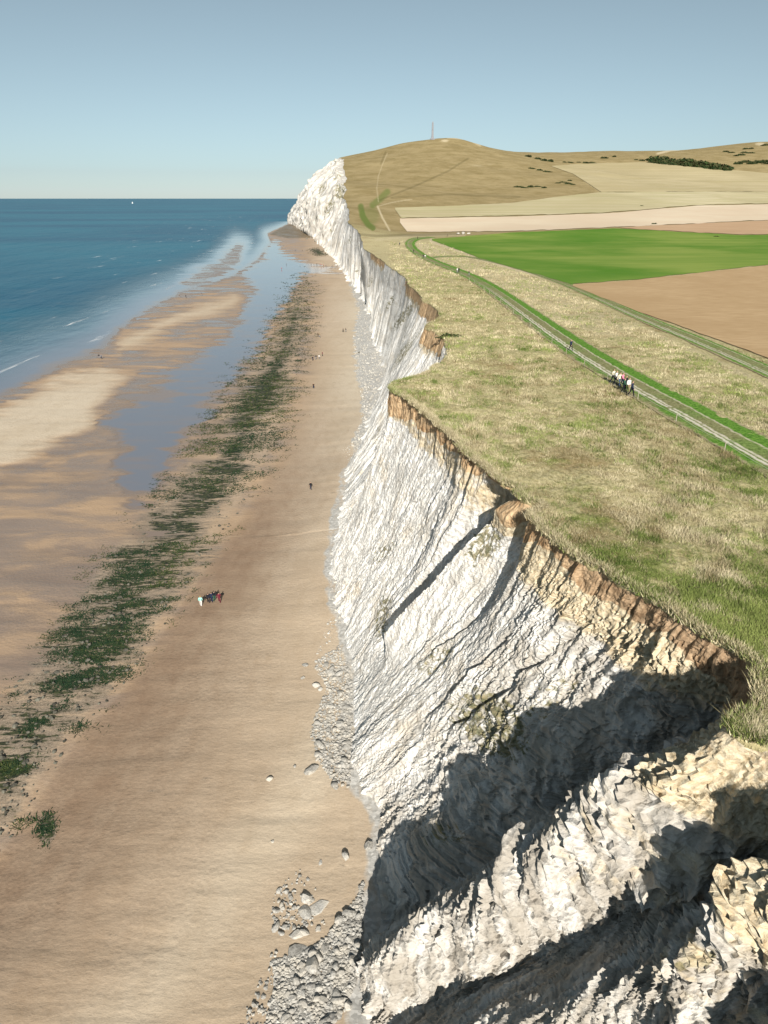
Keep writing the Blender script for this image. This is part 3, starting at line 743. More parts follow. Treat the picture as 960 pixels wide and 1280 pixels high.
# ------------------------------------------------------------------ FIELDS laid over the land
def field(name, top, bot, mat, lift, nx=160, nyy=40, wob=0.8):
    t = np.array(top, float); b = np.array(bot, float)
    xa, xb = max(t[0, 0], b[0, 0]), min(t[-1, 0], b[-1, 0])
    gx = np.linspace(xa, xb, nx); q = np.linspace(0, 1, nyy)
    ty = np.interp(gx, t[:, 0], t[:, 1]) + wob * 0.5 * fbm(gx * 0.08, 0 * gx, 3, 91)
    byy = np.interp(gx, b[:, 0], b[:, 1]) + wob * fbm(gx * 0.08, 0 * gx + 5, 3, 92)
    PX = np.repeat(gx[:, None], nyy, 1); PY = ty[:, None] + (byy - ty)[:, None] * q[None]
    x, y, z = at_land(PX, PY)
    me = mesh_np(name, np.stack([x, y, z + lift], -1).reshape(-1, 3), grid_faces(nx, nyy), smooth=True)
    return obj(name, me, mat, kind='structure')

M_STUB1 = m_field('upper_stubble', (0.42, 0.36, 0.22), (0.50, 0.44, 0.29), (0.36, 0.33, 0.17), (0.004, 0.05, 1), 0.15, 0.006, 0.3)
M_STUB2 = m_field('lower_stubble', (0.54, 0.44, 0.32), (0.60, 0.51, 0.38), (0.56, 0.44, 0.32), (0.01, 0.06, 1), 0.1, 0.008, 0.3)
M_BARE = m_field('bare_soil', (0.42, 0.285, 0.175), (0.47, 0.325, 0.205), (0.40, 0.26, 0.16), (0.02, 0.10, 1), 0.1, 0.01, 0.2)
M_GREEN = m_field('green_crop', (0.075, 0.185, 0.018), (0.23, 0.29, 0.065), (0.10, 0.20, 0.028), (0.006, 0.05, 1), 0.25, 0.010, 0.2)
M_PLOUGH = m_field('ploughed_soil', (0.42, 0.29, 0.16), (0.48, 0.34, 0.195), (0.37, 0.25, 0.13), (0.25, 0.9, 1), 0.12, 0.03, 0.15)
M_STUB3 = m_field('hill_stubble', (0.40, 0.335, 0.20), (0.47, 0.40, 0.25), (0.34, 0.29, 0.15), (0.003, 0.03, 1), 0.4, 0.006, 0.3)
field('stubble_field', [(690, 207.6), (716, 205.6), (760, 204), (800, 203), (870, 209), (965, 217), (1100, 222)],
      [(690, 208.2), (716, 217.5), (752, 240.6), (840, 240), (965, 240), (1100, 239)], M_STUB3, 0.45, 200, 60, 0.5)
field('stubble_field', [(494, 260), (560, 258), (640, 254), (700, 246), (750, 240.8), (840, 240.2), (965, 240.2), (1100, 239.2)],
      [(494, 262), (502, 273), (640, 270), (760, 266), (870, 256.5), (965, 254.5), (1100, 250)], M_STUB1, 0.45, 240, 60)
field('stubble_field', [(500, 273.5), (640, 271), (760, 267), (870, 257.5), (965, 255.5), (1100, 251)],
      [(500, 278), (509, 290.5), (640, 289.5), (773, 284), (965, 275), (1100, 270)], M_STUB2, 0.35, 200, 40)
field('bare_field', [(775, 284.3), (965, 275.6), (1100, 270)], [(775, 285.2), (850, 289.5), (927, 293.6), (965, 293), (1100, 290)], M_BARE, 0.3, 80, 30)
field('green_field', [(540, 298.8), (640, 290.6), (773, 285.6), (850, 290), (927, 294), (965, 293.4), (1100, 290.6)],
      [(540, 300.5), (600, 323), (660, 340), (714, 355.5), (790, 350), (880, 340), (965, 330.5), (1100, 316)], M_GREEN, 0.14, 220, 80)
field('ploughed_field', [(716, 356), (790, 350.8), (880, 340.8), (965, 331.2), (1100, 316.5)], [(716, 358), (790, 387), (850, 408), (910, 430), (965, 450), (1100, 505)], M_PLOUGH, 0.13, 140, 70)

# ------------------------------------------------------------------ TRACKS
def smooth_line(L, n):
    L = np.array(L, float)
    t = np.concatenate([[0], np.cumsum(np.hypot(*np.diff(L, axis=0).T))]); t /= t[-1]
    q = np.linspace(0, 1, n)
    x = np.interp(q, t, L[:, 0]); y = np.interp(q, t, L[:, 1])
    k = np.ones(9) / 9
    xs = np.convolve(np.pad(x, 4, 'edge'), k, 'valid'); ys = np.convolve(np.pad(y, 4, 'edge'), k, 'valid')
    return xs, ys
def ribbon(name, L, left, right_, lift, mat, n=260, m=15):
    lx, ly = smooth_line(L, n)
    x, y, z = at_land(lx, ly)
    q = np.linspace(0, 1, 900)
    t = np.concatenate([[0], np.cumsum(np.hypot(np.diff(x), np.diff(y)))]); t /= t[-1]
    x = np.interp(q, t, x); y = np.interp(q, t, y)
    k = np.ones(31) / 31
    x = np.convolve(np.pad(x, 15, 'reflect', reflect_type='odd'), k, 'valid'); y = np.convolve(np.pad(y, 15, 'reflect', reflect_type='odd'), k, 'valid')
    tx, ty = np.gradient(x), np.gradient(y); l = np.hypot(tx, ty); tx /= l; ty /= l
    nx, nyv = ty, -tx                                   # to the right of the walking direction (away from the camera)
    w = np.linspace(0, 1, m)
    off = left + (right_ - left) * w[None, :]
    wob = 0.35 * fbm(np.cumsum(l) * 0.2, 0 * l, 3, 95)[:, None]
    X = x[:, None] + nx[:, None] * (off + wob * np.where(np.abs(w - .5) > .45, 1, 0)); Y = y[:, None] + nyv[:, None] * (off + wob * np.where(np.abs(w - .5) > .45, 1, 0))
    Z = H(X, Y) + lift
    # 'across' 0 at the first rut, grows towards the far verge
    me = mesh_np(name, np.stack([X, Y, Z], -1).reshape(-1, 3), grid_faces(*X.shape),
                 dict(across=np.repeat((off / 6.0), len(x), 0).ravel(), edge=np.repeat(np.minimum(w, 1 - w)[None], len(x), 0).ravel(), worn=(1 - 0.85 * sstep(130, 240, Y)).ravel()), smooth=True)
    o = obj(name, me, mat, kind='structure')
    return x, y, nx, nyv
tx_, ty_, tnx, tny = ribbon('track', TRACK, -1.7, 5.0, 0.09, M_TRACK)
sx_, sy_, _, _ = ribbon('track', SIDE, -0.9, 3.6, 0.085, M_SIDE)
TR_PTS = np.concatenate([np.stack([tx_ + tnx * 1.6, ty_ + tny * 1.6], 1), np.stack([sx_, sy_], 1)])

# ------------------------------------------------------------------ GRASS TUFTS on the near downs
def m_blades(name, dryc, dryc2, gr, gr2):
    n = NT(name)
    t = n.attr('tint'); r = n.attr('rnd')
    c = n.mix(n.rng(t, 0.35, 0.65), n.mix(r, dryc, dryc2), n.mix(r, gr, gr2))
    return n.done(c, 0.8, 0.1)
M_BLADE = m_blades('grass_blades', (0.22, 0.175, 0.085), (0.72, 0.63, 0.42), (0.065, 0.105, 0.02), (0.31, 0.36, 0.11))

def blades(cx, cy, cz, n_per, hgt, wid, tint, spread, lean=0.45, tone=None):
    n = len(cx) * n_per
    rep = lambda a: np.repeat(a, n_per)
    bx = rep(cx) + RNG.normal(0, 1, n) * rep(spread); by_ = rep(cy) + RNG.normal(0, 1, n) * rep(spread)
    ang = RNG.uniform(0, 2 * math.pi, n); h = rep(hgt) * RNG.uniform(0.5, 1.2, n); w = rep(wid)
    dx, dy = np.cos(ang), np.sin(ang)
    le = h * RNG.uniform(0.1, 1, n) * lean * 2
    la = ang + RNG.normal(1.57, 0.7, n)
    bz = rep(cz)
    V = np.stack([np.stack([bx - dx * w, by_ - dy * w, bz - 0.05], 1), np.stack([bx + dx * w, by_ + dy * w, bz - 0.05], 1),
                  np.stack([bx + np.cos(la) * le, by_ + np.sin(la) * le, bz + h], 1)], 1).reshape(-1, 3)
    F = np.arange(n * 3).reshape(-1, 3)
    ti = np.repeat(np.clip(rep(tint) + RNG.normal(0, 0.17, n), 0, 1), 3); rn = np.repeat(RNG.uniform(0, 1, n) if tone is None else np.clip(rep(tone) + RNG.uniform(-0.32, 0.32, n), 0, 1), 3)
    return V, F, ti, rn

N = 120000
gpx = RNG.uniform(486, 1000, N); gpy = RNG.uniform(302, 960, N)
x, y, z = at_land(gpx, gpy)
ok = (x > E(y) + 0.1) & (y < 470) & (y > 12)
dmin = np.full(N, 99.0)
for i in range(0, len(TR_PTS), 6):
    dmin = np.minimum(dmin, np.hypot(x - TR_PTS[i, 0], y - TR_PTS[i, 1]))
ok &= dmin > np.where(y < 150, 3.2, 3.0)
ok &= ~((y > 380) & (RNG.uniform(0, 1, N) > 0.4))
pl = sdf(gpx, gpy, [(714, 352), (1100, 305), (1100, 510), (965, 452), (850, 410), (780, 384)])
gl = sdf(gpx, gpy, [(540, 296), (1100, 286), (1100, 320), (714, 357), (600, 324)])
ok &= (pl < -2) & (gl < -2)
x, y, z = x[ok], y[ok], z[ok]
dist = np.hypot(y, 22)
big = fbm(x * 0.06, y * 0.06, 3, 101); med = fbm(x * 0.35, y * 0.35, 3, 102)
fin = fbm(x * 1.3, y * 0.9, 2, 104)
tint = 0.475 + 0.36 * big + 0.65 * med + 0.55 * fin - 0.12 * sstep(90, 150, y) - 0.09 * (y < 75) + 0.16 * (1 - sstep(0.5, 8, x - E(y))) * (y < 75) 
tone = 0.46 + 0.55 * fbm(x * 0.11, y * 0.07, 4, 105, 0.65) + 0.5 * fbm(x * 0.9, y * 0.6, 2, 106)
clump = np.maximum(0, fbm(x * 0.45, y * 0.35, 3, 107))
V, Fc, ti, rn = blades(x, y, z, 6, 0.08 + 0.0012 * dist + 0.38 * clump, 0.005 + 0.00030 * dist, tint, 0.10 + 0.0016 * dist, 0.6, tone)
me = mesh_np('grass', V, Fc, dict(tint=ti, rnd=rn))
obj('grass', me, M_BLADE, kind='stuff')

# turf fringe hanging over the near edge
ye = RNG.uniform(10, 100, 9000); xe = E(ye) + RNG.normal(0.0, 0.16, 9000)
V, Fc, ti, rn = blades(xe, ye, H(xe, ye) - 0.1, 5, np.full(9000, 0.34), np.full(9000, 0.03), 0.30 + 0.5 * fbm(ye * 0.3, 0 * ye, 3, 103), np.full(9000, 0.12), 0.7)
me = mesh_np('turf_fringe', V, Fc, dict(tint=ti, rnd=rn))
obj('turf_fringe', me, M_BLADE, kind='stuff')

# tall dry grass clump on the tip of the near spur
def grass_clump(name, c, r, hgt, n, label, tint=0.22):
    cx = c[0] + RNG.normal(0, r, n); cy = c[1] + RNG.normal(0, r, n)
    V, Fc, ti, rn = blades(cx, cy, H(cx, cy) - 0.25, 4, np.full(n, hgt), np.full(n, 0.022), np.full(n, tint) + RNG.normal(0, 0.12, n), np.full(n, 0.1), 0.9)
    o = obj(name, mesh_np(name, V - np.array([c[0], c[1], 0]), Fc, dict(tint=ti, rnd=rn)), M_BLADE)
    o.location = (c[0], c[1], 0)
    o['label'] = label; o['category'] = 'grass clump'
    return o
grass_clump('dry_grass_clump', (16.0, 23.7), 0.35, 0.6, 120, 'shaggy clump of dry pale grass hanging over the tip of the nearest chalk spur', 0.15)

# ------------------------------------------------------------------ SEAWEED
M_WEED = m_blades('seaweed', (0.010, 0.028, 0.016), (0.035, 0.062, 0.028), (0.034, 0.060, 0.016), (0.095, 0.105, 0.038))
N = 110000
wpx = RNG.uniform(-20, 420, N); wpy = 305 + (1100 - 305) * RNG.uniform(0, 1, N)
x, y = at(wpx, wpy)
dwv = sdf(wpx, wpy, WEED); patchv = sdf(wpx, wpy, PATCH)
uw = y - 0.22 * x
dens = fbm(x * 0.05, uw * 0.22, 5, 111, 0.62) * 1.5 + 0.42 * sstep(620, 470, wpy) * sstep(70, 20, sdf(wpx, wpy, WEED_R + [(-400, 2400), (1800, 2400), (1800, 250), (376, 250)]) + 75) * 0 + 0.40 * sstep(640, 480, wpy) * np.exp(-((dline(wpx, wpy, WEED_R) - 26) / 24) ** 2) + 0.9 * (fbm(x * 0.35, uw * 0.9, 3, 113)) - 0.34 * sstep(540, 660, wpy) + 0.16 * sstep(560, 480, wpy) + 0.3 * sstep(470, 400, wpy) + 0.27 * sstep(520, 640, wpy) * np.exp(-((dline(wpx, wpy, WEED_R) - 42) / 34) ** 2)
iso = np.hypot((wpx - 60) / 12, (wpy - 1042) / 24) < 1
ok = ((dwv > -4 + 8 * RNG.normal(0, 1, N)) & (dens > 0.08)) | (patchv > 0) | (iso & (dens > -0.1))
x, y, wpy = x[ok], y[ok], wpy[ok]
dist = np.hypot(y, 55)
tint = np.clip(0.42 + 0.55 * fbm(x * 0.12, y * 0.06, 3, 112), 0, 1)
hb = beach_fields(x, y)[-1]
V, Fc, ti, rn = blades(x, y, np.maximum(hb, 0.0), 7, 0.05 + 0.0004 * dist, 0.03 + 0.0008 * dist, tint, 0.10 + 0.0026 * dist, 5.0)
me = mesh_np('seaweed', V, Fc, dict(tint=ti, rnd=rn))
obj('seaweed', me, M_WEED, kind='stuff')

# ------------------------------------------------------------------ ROCKS
def m_rock(name, c1, c2, scale=3.0):
    n = NT(name)
    tc = n.node('ShaderNodeTexCoord').outputs['Object']; p = n.pos()
    oi = n.node('ShaderNodeObjectInfo').outputs['Random']; rn = n.attr('rnd')
    var = n.math('FRACT', n.math('ADD', oi, rn))
    c = n.mix(n.math('MULTIPLY', n.math('ADD', n.rng(n.noise(tc, scale, 5, 0.65), 0.33, 0.66), var), 0.5), c1, c2)
    c = n.mix(n.rng(n.noise(p, 0.9, 2, 0.5), 0.45, 0.62, 0, 0.6), c, (0.52, 0.48, 0.41))
    return n.done(c, 0.95, 0.1, n.bump(n.noise(tc, scale * 3, 5, 0.7), 0.7, 0.08))
M_ROCK = m_rock('chalk_boulder', (0.19, 0.18, 0.16), (0.54, 0.52, 0.475))
M_REEF = plain('weedy_stone', (0.10, 0.095, 0.075), 0.9, 0.6, 0.6)
M_ROCKD = m_rock('dark_boulder', (0.05, 0.055, 0.05), (0.22, 0.20, 0.16))

def rock_mesh(seed, sub=2, flat=0.7, stretch=1.2):
    import bmesh
    bm = bmesh.new()
    bmesh.ops.create_icosphere(bm, subdivisions=sub, radius=1)
    r = np.random.default_rng(seed)
    planes = [(Vector(r.normal(size=3)).normalized(), r.uniform(0.45, 0.8)) for _ in range(9)]
    for v in bm.verts:
        for nrm, d in planes:
            q = v.co.dot(nrm)
            if q > d:
                v.co -= nrm * (q - d)
        v.co *= 1 + r.normal() * 0.025
        v.co.x *= stretch; v.co.z *= flat
    me = bpy.data.meshes.new('boulder'); bm.to_mesh(me); bm.free()
    return me
ROCKS = [rock_mesh(s, 2, f, st) for s, f, st in ((1, .7, 1.2), (2, .8, 1.0), (3, .6, 1.4), (4, .75, 1.15), (5, .9, 1.1), (6, .55, 1.3), (7, .7, 1.0), (8, .65, 1.5))]
for m in ROCKS:
    m.materials.append(M_ROCK)
RV = [np.array([v.co[:] for v in rock_mesh(s, 1, .75, 1.15).vertices]) for s in (21, 22, 23, 24, 25)]
RF = np.array([p.vertices[:] for p in rock_mesh(21, 1).polygons])

def rock(x, y, z, size, label, group=None, k=None, mat=None, name='boulder', cat='boulder', flat=1.0):
    me = ROCKS[k if k is not None else random.randrange(len(ROCKS))]
    o = bpy.data.objects.new(name, me); COL.objects.link(o)
    o.location = (x, y, z + size * 0.25 * flat); o.scale = (size, size * random.uniform(0.8, 1.1), size * flat)
    o.rotation_euler = (random.uniform(-.25, .25), random.uniform(-.25, .25), random.uniform(0, 6.28))
    if mat is not None:
        o.material_slots[0].link = 'OBJECT'; o.material_slots[0].material = mat
    o['label'] = label; o['category'] = cat
    if group: o['group'] = group
    return o
def bz(x, y):
    x = np.array([float(x)]); y = np.array([float(y)])
    return float(beach_fields(x, y)[-1][0] + 0.5 * (1 - sstep(0, 9, F(y) - x))[0])
def beach_pt(px, py):
    x, y = at(px, py, 0.6); z = bz(x, y); x, y = at(px, py, z)
    return float(x), float(y), z

for px_, py_, s_, lab in ((382, 831, 0.75, 'rounded pale boulder alone on the sand, upper of the pair left of the middle scree'),
                          (379, 848, 0.6, 'low pale boulder half sunk in sand just below a rounder one'),
                          (395, 858, 0.95, 'upright boulder with a deep dark shadow at the tip of the middle scree'),
                          (401, 862, 0.6, 'small boulder leaning against the upright dark shadowed one'),
                          (337, 975, 0.72, 'pale boulder lying alone far out on the middle of the near sand'),
                          (368, 958, 0.4, 'small stone on the sand between the lone boulder and the large slab'),
                          (390, 962, 1.15, 'large tilted chalk slab at the left corner of the middle scree'),
                          (340, 1052, 0.36, 'single small stone on bare sand well left of the lower scree'),
                          (401, 1079, 0.42, 'small pale stone standing alone above the lower scree'),
                          (370, 1170, 0.85, 'round pale boulder with a dark top standing alone left of the lower scree'),
                          (388, 1188, 0.7, 'blue grey rounded boulder beside the broad flat slab'),
                          (400, 1197, 0.85, 'pointed pale boulder with a triangular dark shadow above the lower scree'),
                          (384, 1122, 1.0, 'tall two lobed boulder in the upper outlying cluster of stones'),
                          (382, 1140, 1.0, 'bright angular boulder in the middle of the outlying cluster'),
                          (424, 1152, 0.8, 'pointed boulder on the upper rim of the lower scree'),
                          (437, 1142, 0.85, 'bright boulder on the upper rim of the lower scree nearest the cliff'),
                          (344, 1160, 0.7, 'dark sided boulder at the left edge of the outlying cluster'),
                          (432, 1072, 0.9, 'grey slab against the foot of the cliff above a dark wedge of shadow'),
                          (462, 1058, 1.0, 'rounded grey block tucked against the shaded cliff foot')):
    x, y, z = beach_pt(px_, py_)
    rock(x, y, z - 0.1 * s_, s_ * 0.6, lab)
x, y, z = beach_pt(378, 1192)
rock(x, y, z - 0.1, 1.0, 'broad flat grey slab lying on the sand at the top of the lower scree', k=5, flat=0.35)
x, y, z = beach_pt(398, 1132)
rock(x, y, z - 0.1, 0.8, 'thin flat slab right of the outlying cluster of stones', k=2, flat=0.35)
x, y, z = beach_pt(388, 1208)
rock(x, y, z, 0.75, 'large split boulder with a dark crevice on the upper left of the lower scree', k=3)

def scatter_poly(poly, n, seed):
    r = np.random.default_rng(seed)
    P = np.array(poly); out = []
    while len(out) < n:
        q = r.uniform(P.min(0), P.max(0), (n * 4, 2))
        ins = sdf(q[:, 0], q[:, 1], poly) > 0
        out += list(q[ins])
    return np.array(out[:n])
SCREE_MID = [(395, 835), (425, 815), (440, 850), (442, 930), (438, 990), (415, 985), (398, 962), (388, 925), (400, 890), (410, 868), (395, 845)]
SCREE_LOW = [(455, 1110), (450, 1230), (420, 1290), (330, 1300), (345, 1240), (340, 1210), (360, 1205), (385, 1200), (410, 1180), (425, 1160), (446, 1135)]
CLUSTER = [(345, 1115), (375, 1095), (395, 1120), (390, 1150), (410, 1165), (380, 1168), (345, 1170), (338, 1150)]
def scree(poly, n, s0, s1, label, group, seed):
    pts = scatter_poly(poly, n, seed)
    for a, b in pts:
        x, y, z = beach_pt(a, b)
        s = s0 + (s1 - s0) * random.random() ** 2.2
        rock(x, y, z, s, label, group)
scree(SCREE_MID, 95, 0.20, 0.52, 'angular chalk boulder in the middle scree against the sunlit cliff foot', 'boulders of the middle scree', 3)
scree(SCREE_LOW, 125, 0.18, 0.48, 'angular chalk boulder in the lower scree beside the shaded cliff foot', 'boulders of the lower scree', 5)
scree(CLUSTER, 40, 0.12, 0.34, 'small stone of the scattered cluster on the sand above the lower scree', 'stones scattered above the lower scree', 6)

def rubble(name, polys, smin, smax, seed, mat):
    r = np.random.default_rng(seed)
    Vs, Fs, Rs, o_ = [], [], [], 0
    for poly, n in polys:
        pts = scatter_poly(poly, n, seed + n)
        x, y = at(pts[:, 0], pts[:, 1], 0.6)
        zb = beach_fields(x, y)[-1] + 0.5 * (1 - sstep(0, 9, F(y) - x))
        for i in range(n):
            v = RV[r.integers(len(RV))] * (smin + (smax - smin) * r.random() ** 2.5) * r.uniform(0.8, 1.2, 3)
            a = r.uniform(0, 6.28); c_, s_ = math.cos(a), math.sin(a)
            v = np.stack([v[:, 0] * c_ - v[:, 1] * s_, v[:, 0] * s_ + v[:, 1] * c_, v[:, 2]], 1) + np.array([x[i], y[i], zb[i] + smin * r.uniform(-.3, 1.0)])
            Vs.append(v); Fs.append(RF + o_); o_ += len(v); Rs.append(np.full(len(v), r.random()))
    obj(name, mesh_np(name, np.concatenate(Vs), np.concatenate(Fs), dict(rnd=np.concatenate(Rs))), mat, kind='stuff')
FOOTLINE = [(395, 835), (440, 770), (425, 690), (410, 700), (412, 780), (395, 830)]
rubble('chalk_rubble', [(SCREE_MID, 2600), (SCREE_LOW, 5200), (CLUSTER, 120), (FOOTLINE, 250), ([(300, 1290), (350, 1180), (345, 1260), (330, 1300)], 80), ([(428, 565), (452, 545), (455, 585), (446, 600)], 260)], 0.07, 0.26, 9, M_ROCK)
rubble('shingle', [(PEBBLE, 2600)], 0.16, 0.5, 10, M_ROCK)
rubble('reef_stones', [(REEF, 500), (WEED, 1800)], 0.10, 0.42, 12, M_REEF)

# dark fallen blocks far up the beach, and the white fallen chalk near the crowd
for k, (a, b, s_, d_, lab) in enumerate(((383, 299, 2.6, 1, 'dark fallen rock leftmost below the far headland'), (389, 298, 2.2, 1, 'dark fallen rock second from the left below the far headland'),
        (394, 302, 2.6, 1, 'dark fallen rock just above the green weed mound'), (397, 299, 2.0, 1, 'dark fallen rock uppermost right above the green weed mound'),
        (420, 313, 1.8, 1, 'dark block at the cliff foot, leftmost of the far row'), (428, 313, 1.7, 1, 'dark block at the cliff foot in the middle of the far row'),
        (434, 318, 2.0, 1, 'dark block at the right end of the far cliff foot row'),
        (472, 412, 1.0, 1, 'dark boulder against the cliff foot beside the pale shingle, uppermost'), (474, 424, 1.2, 1, 'dark boulder second down the cliff foot beside the shingle'), (473, 434, 1.0, 1, 'dark boulder third down the cliff foot beside the shingle'),
        (481, 440, 1.1, 1, 'dark boulder lowest against the cliff foot beside the shingle'),
        (449, 441, 0.7, 1, 'low brown stone alone on the sand at the edge of the shingle'),
        (420, 333, 2.4, 0, 'bright white chalk block leftmost of the fall beside the beach crowd'), (426, 331, 2.8, 0, 'bright white chalk block in the middle of the fall beside the crowd'), (431, 330, 2.4, 0, 'bright white chalk block right of the fall beside the crowd'))):
    x, y, z = beach_pt(a, b)
    rock(x, y, z, s_ * 0.8, lab, mat=M_ROCKD if d_ else None, k=k % 8)

# ------------------------------------------------------------------ SCRUB, HEDGE
M_LEAF = m_blades('scrub_leaves', (0.035, 0.045, 0.018), (0.09, 0.08, 0.035), (0.012, 0.03, 0.012), (0.045, 0.075, 0.022))
M_BARK = plain('bark', (0.10, 0.075, 0.05))
def bush_mesh(seed, rx, ry, hz, n):
    r = np.random.default_rng(seed)
    th = r.uniform(0, 2 * math.pi, n); u = r.uniform(-0.2, 1, n); rad = r.uniform(0.55, 1.0, n) * (1 + 0.35 * vnoise(th * 1.3, u * 2.0, seed))
    s = np.sqrt(np.clip(1 - np.clip(u, 0, 1) ** 2, 0, 1))
    c = np.stack([np.cos(th) * s * rx * rad, np.sin(th) * s * ry * rad, np.maximum(u, 0) * hz * rad + 0.1], 1)
    d1 = r.normal(size=(n, 3)); d1 /= np.linalg.norm(d1, axis=1)[:, None]
    d2 = np.cross(d1, r.normal(size=(n, 3))); d2 /= np.linalg.norm(d2, axis=1)[:, None]
    q = 0.16 * min(rx, hz) * r.uniform(.6, 1.4, n)[:, None]
    V = np.stack([c - d1 * q - d2 * q * .7, c + d1 * q - d2 * q * .7, c + d1 * q * .6 + d2 * q, c - d1 * q * .8 + d2 * q], 1).reshape(-1, 3)
    F = np.arange(n * 4).reshape(-1, 4)
    tt = np.repeat(np.clip(0.5 + 0.4 * r.normal(size=n) * .5, 0, 1), 4); rn = np.repeat(r.uniform(0, 1, n), 4)
    me = mesh_np('scrub_bush', V, F, dict(tint=tt, rnd=rn)); me.materials.append(M_LEAF)
    return me
BUSH = [bush_mesh(31 + i, rx, ry, hz, 420) for i, (rx, ry, hz) in enumerate(((5, 4, 4), (7, 4.5, 3.6), (4, 4, 4.6), (9, 5, 3.4)))]
def bush(px_, py_, s, label, group=None, k=None, name='scrub_bush', cat='bush'):
    x, y, z = at_land(px_, py_); x, y, z = float(x), float(y), float(z)
    o = bpy.data.objects.new(name, BUSH[random.randrange(4) if k is None else k]); COL.objects.link(o)
    o.location = (x, y, z - 0.2); o.scale = (s * 1.5, s * 1.2, s * random.uniform(.65, .95)); o.rotation_euler[2] = random.uniform(-.5, .5)
    o['label'] = label; o['category'] = cat
    if group: o['group'] = group
hedge = [(817 + i * 5.2, 201.3 + i * 0.55 + random.uniform(-.5, .5)) for i in range(18)]
for a, b in hedge:
    bush(a, b, random.uniform(1.6, 2.4), 'dark green bush in the thick hedgerow along the top of the far stubble', 'bushes of the long hedgerow')
    bush(a + 3, b + 2.2, random.uniform(1.1, 1.9), 'dark green bush in the thick hedgerow along the top of the far stubble', 'bushes of the long hedgerow')
for a, b in [(922 + i * 5, 204 + random.uniform(-1.5, 2)) for i in range(9)]:
    bush(a, b, random.uniform(0.8, 1.3), 'dark bush in the loose row at the right end of the hedgerow', 'bushes right of the hedgerow')
for a, b in ((907, 190), (914, 191), (932, 186.5), (939, 186), (930, 191), (938, 191.5), (920, 195), (926, 194), (955, 182), (958, 181.8)):
    bush(a, b, random.uniform(0.6, 1.0), 'dark scrub bush dotted on the golden far right hillside', 'scrub on the right hillside')
for a, b in ((672, 199), (680, 201), (688, 202), (705, 203), (712, 203.5), (723, 203), (732, 204), (740, 204), (755, 198), (768, 196), (795, 200), (802, 201), (810, 200), (660, 196)):
    bush(a, b, random.uniform(0.5, 1.1), 'dark scrub bush along the ridge between the hill and the hedgerow', 'scrub along the ridge')
for a, b in ((648, 234), (655, 235), (663, 234), (672, 233.5), (680, 235), (697, 229), (704, 228), (710, 230), (716, 231), (712, 226), (664, 211), (674, 213), (683, 215)):
    bush(a, b, random.uniform(0.35, 0.7), 'low brown scrub bush on the right shoulder of the hill above the stubble', 'scrub on the hill shoulder')
for a, b, s_, lab in ((817.5, 280.5, 0.42, 'single dark shrub on the line between the pale stubble and bare soil'), (802, 258, 0.3, 'small shrub on the boundary between the two stubble fields'),
                      (629, 269, 0.22, 'tiny dark shrub left on the boundary between the stubble fields'), (895, 296, 0.28, 'small dark shrub in the green field near its upper edge'),
                      (563, 420.5, 0.2, 'low dark thorn bush on the grass just inland of the cliff bays')):
    bush(a, b, s_, lab)

# ------------------------------------------------------------------ OBELISK on the hill
M_STONE = plain('grey_stone', (0.20, 0.205, 0.22), 0.9, 0.1, 0.5)
def box_v(cx, cy, z0, z1, a, b):
    """four sided frustum: half width a at z0, b at z1"""
    V = [(cx + sx * h, cy + sy * h, z) for z, h in ((z0, a), (z1, b)) for sx, sy in ((-1, -1), (1, -1), (1, 1), (-1, 1))]
    Fq = [(3, 2, 1, 0), (4, 5, 6, 7), (0, 1, 5, 4), (1, 2, 6, 5), (2, 3, 7, 6), (3, 0, 4, 7)]
    return V, Fq
def solid(name, blocks, mat, parent=None):
    V, Fq = [], []
    for bl in blocks:
        v, f = box_v(*bl); Fq += [tuple(i + len(V) for i in q) for q in f]; V += v
    return obj(name, mesh_np(name, V, Fq), mat, parent)
x, y, z = at_land(540.5, 174.5); x, y, z = float(x), float(y), float(z)
ob = bpy.data.objects.new('obelisk', None); COL.objects.link(ob); ob.location = (x, y, z - 0.5)
ob['label'] = 'tall slender grey stone obelisk standing on the hilltop'; ob['category'] = 'monument'
solid('plinth', [(0, 0, 0, 1.2, 4.6, 4.6), (0, 0, 1.203, 2.4, 3.8, 3.8), (0, 0, 2.403, 6.0, 2.5, 2.2)], M_STONE, ob)
solid('shaft', [(0, 0, 6.003, 28.0, 1.9, 1.3)], M_STONE, ob)
solid('pyramid_cap', [(0, 0, 28.003, 30.5, 1.3, 0.05)], M_STONE, ob)
# pale block of stones by the corner of the green field
x, y, z = at_land(579, 292.6)
for dx, s_, lab in ((-4, 1.7, 'white stone on the left of the pale heap at the green field corner'), (0, 2.0, 'white stone in the middle of the pale heap at the green field corner'), (4.5, 1.5, 'white stone on the right of the pale heap at the green field corner')):
    rock(float(x) + dx, float(y), float(z), s_ * .8, lab)

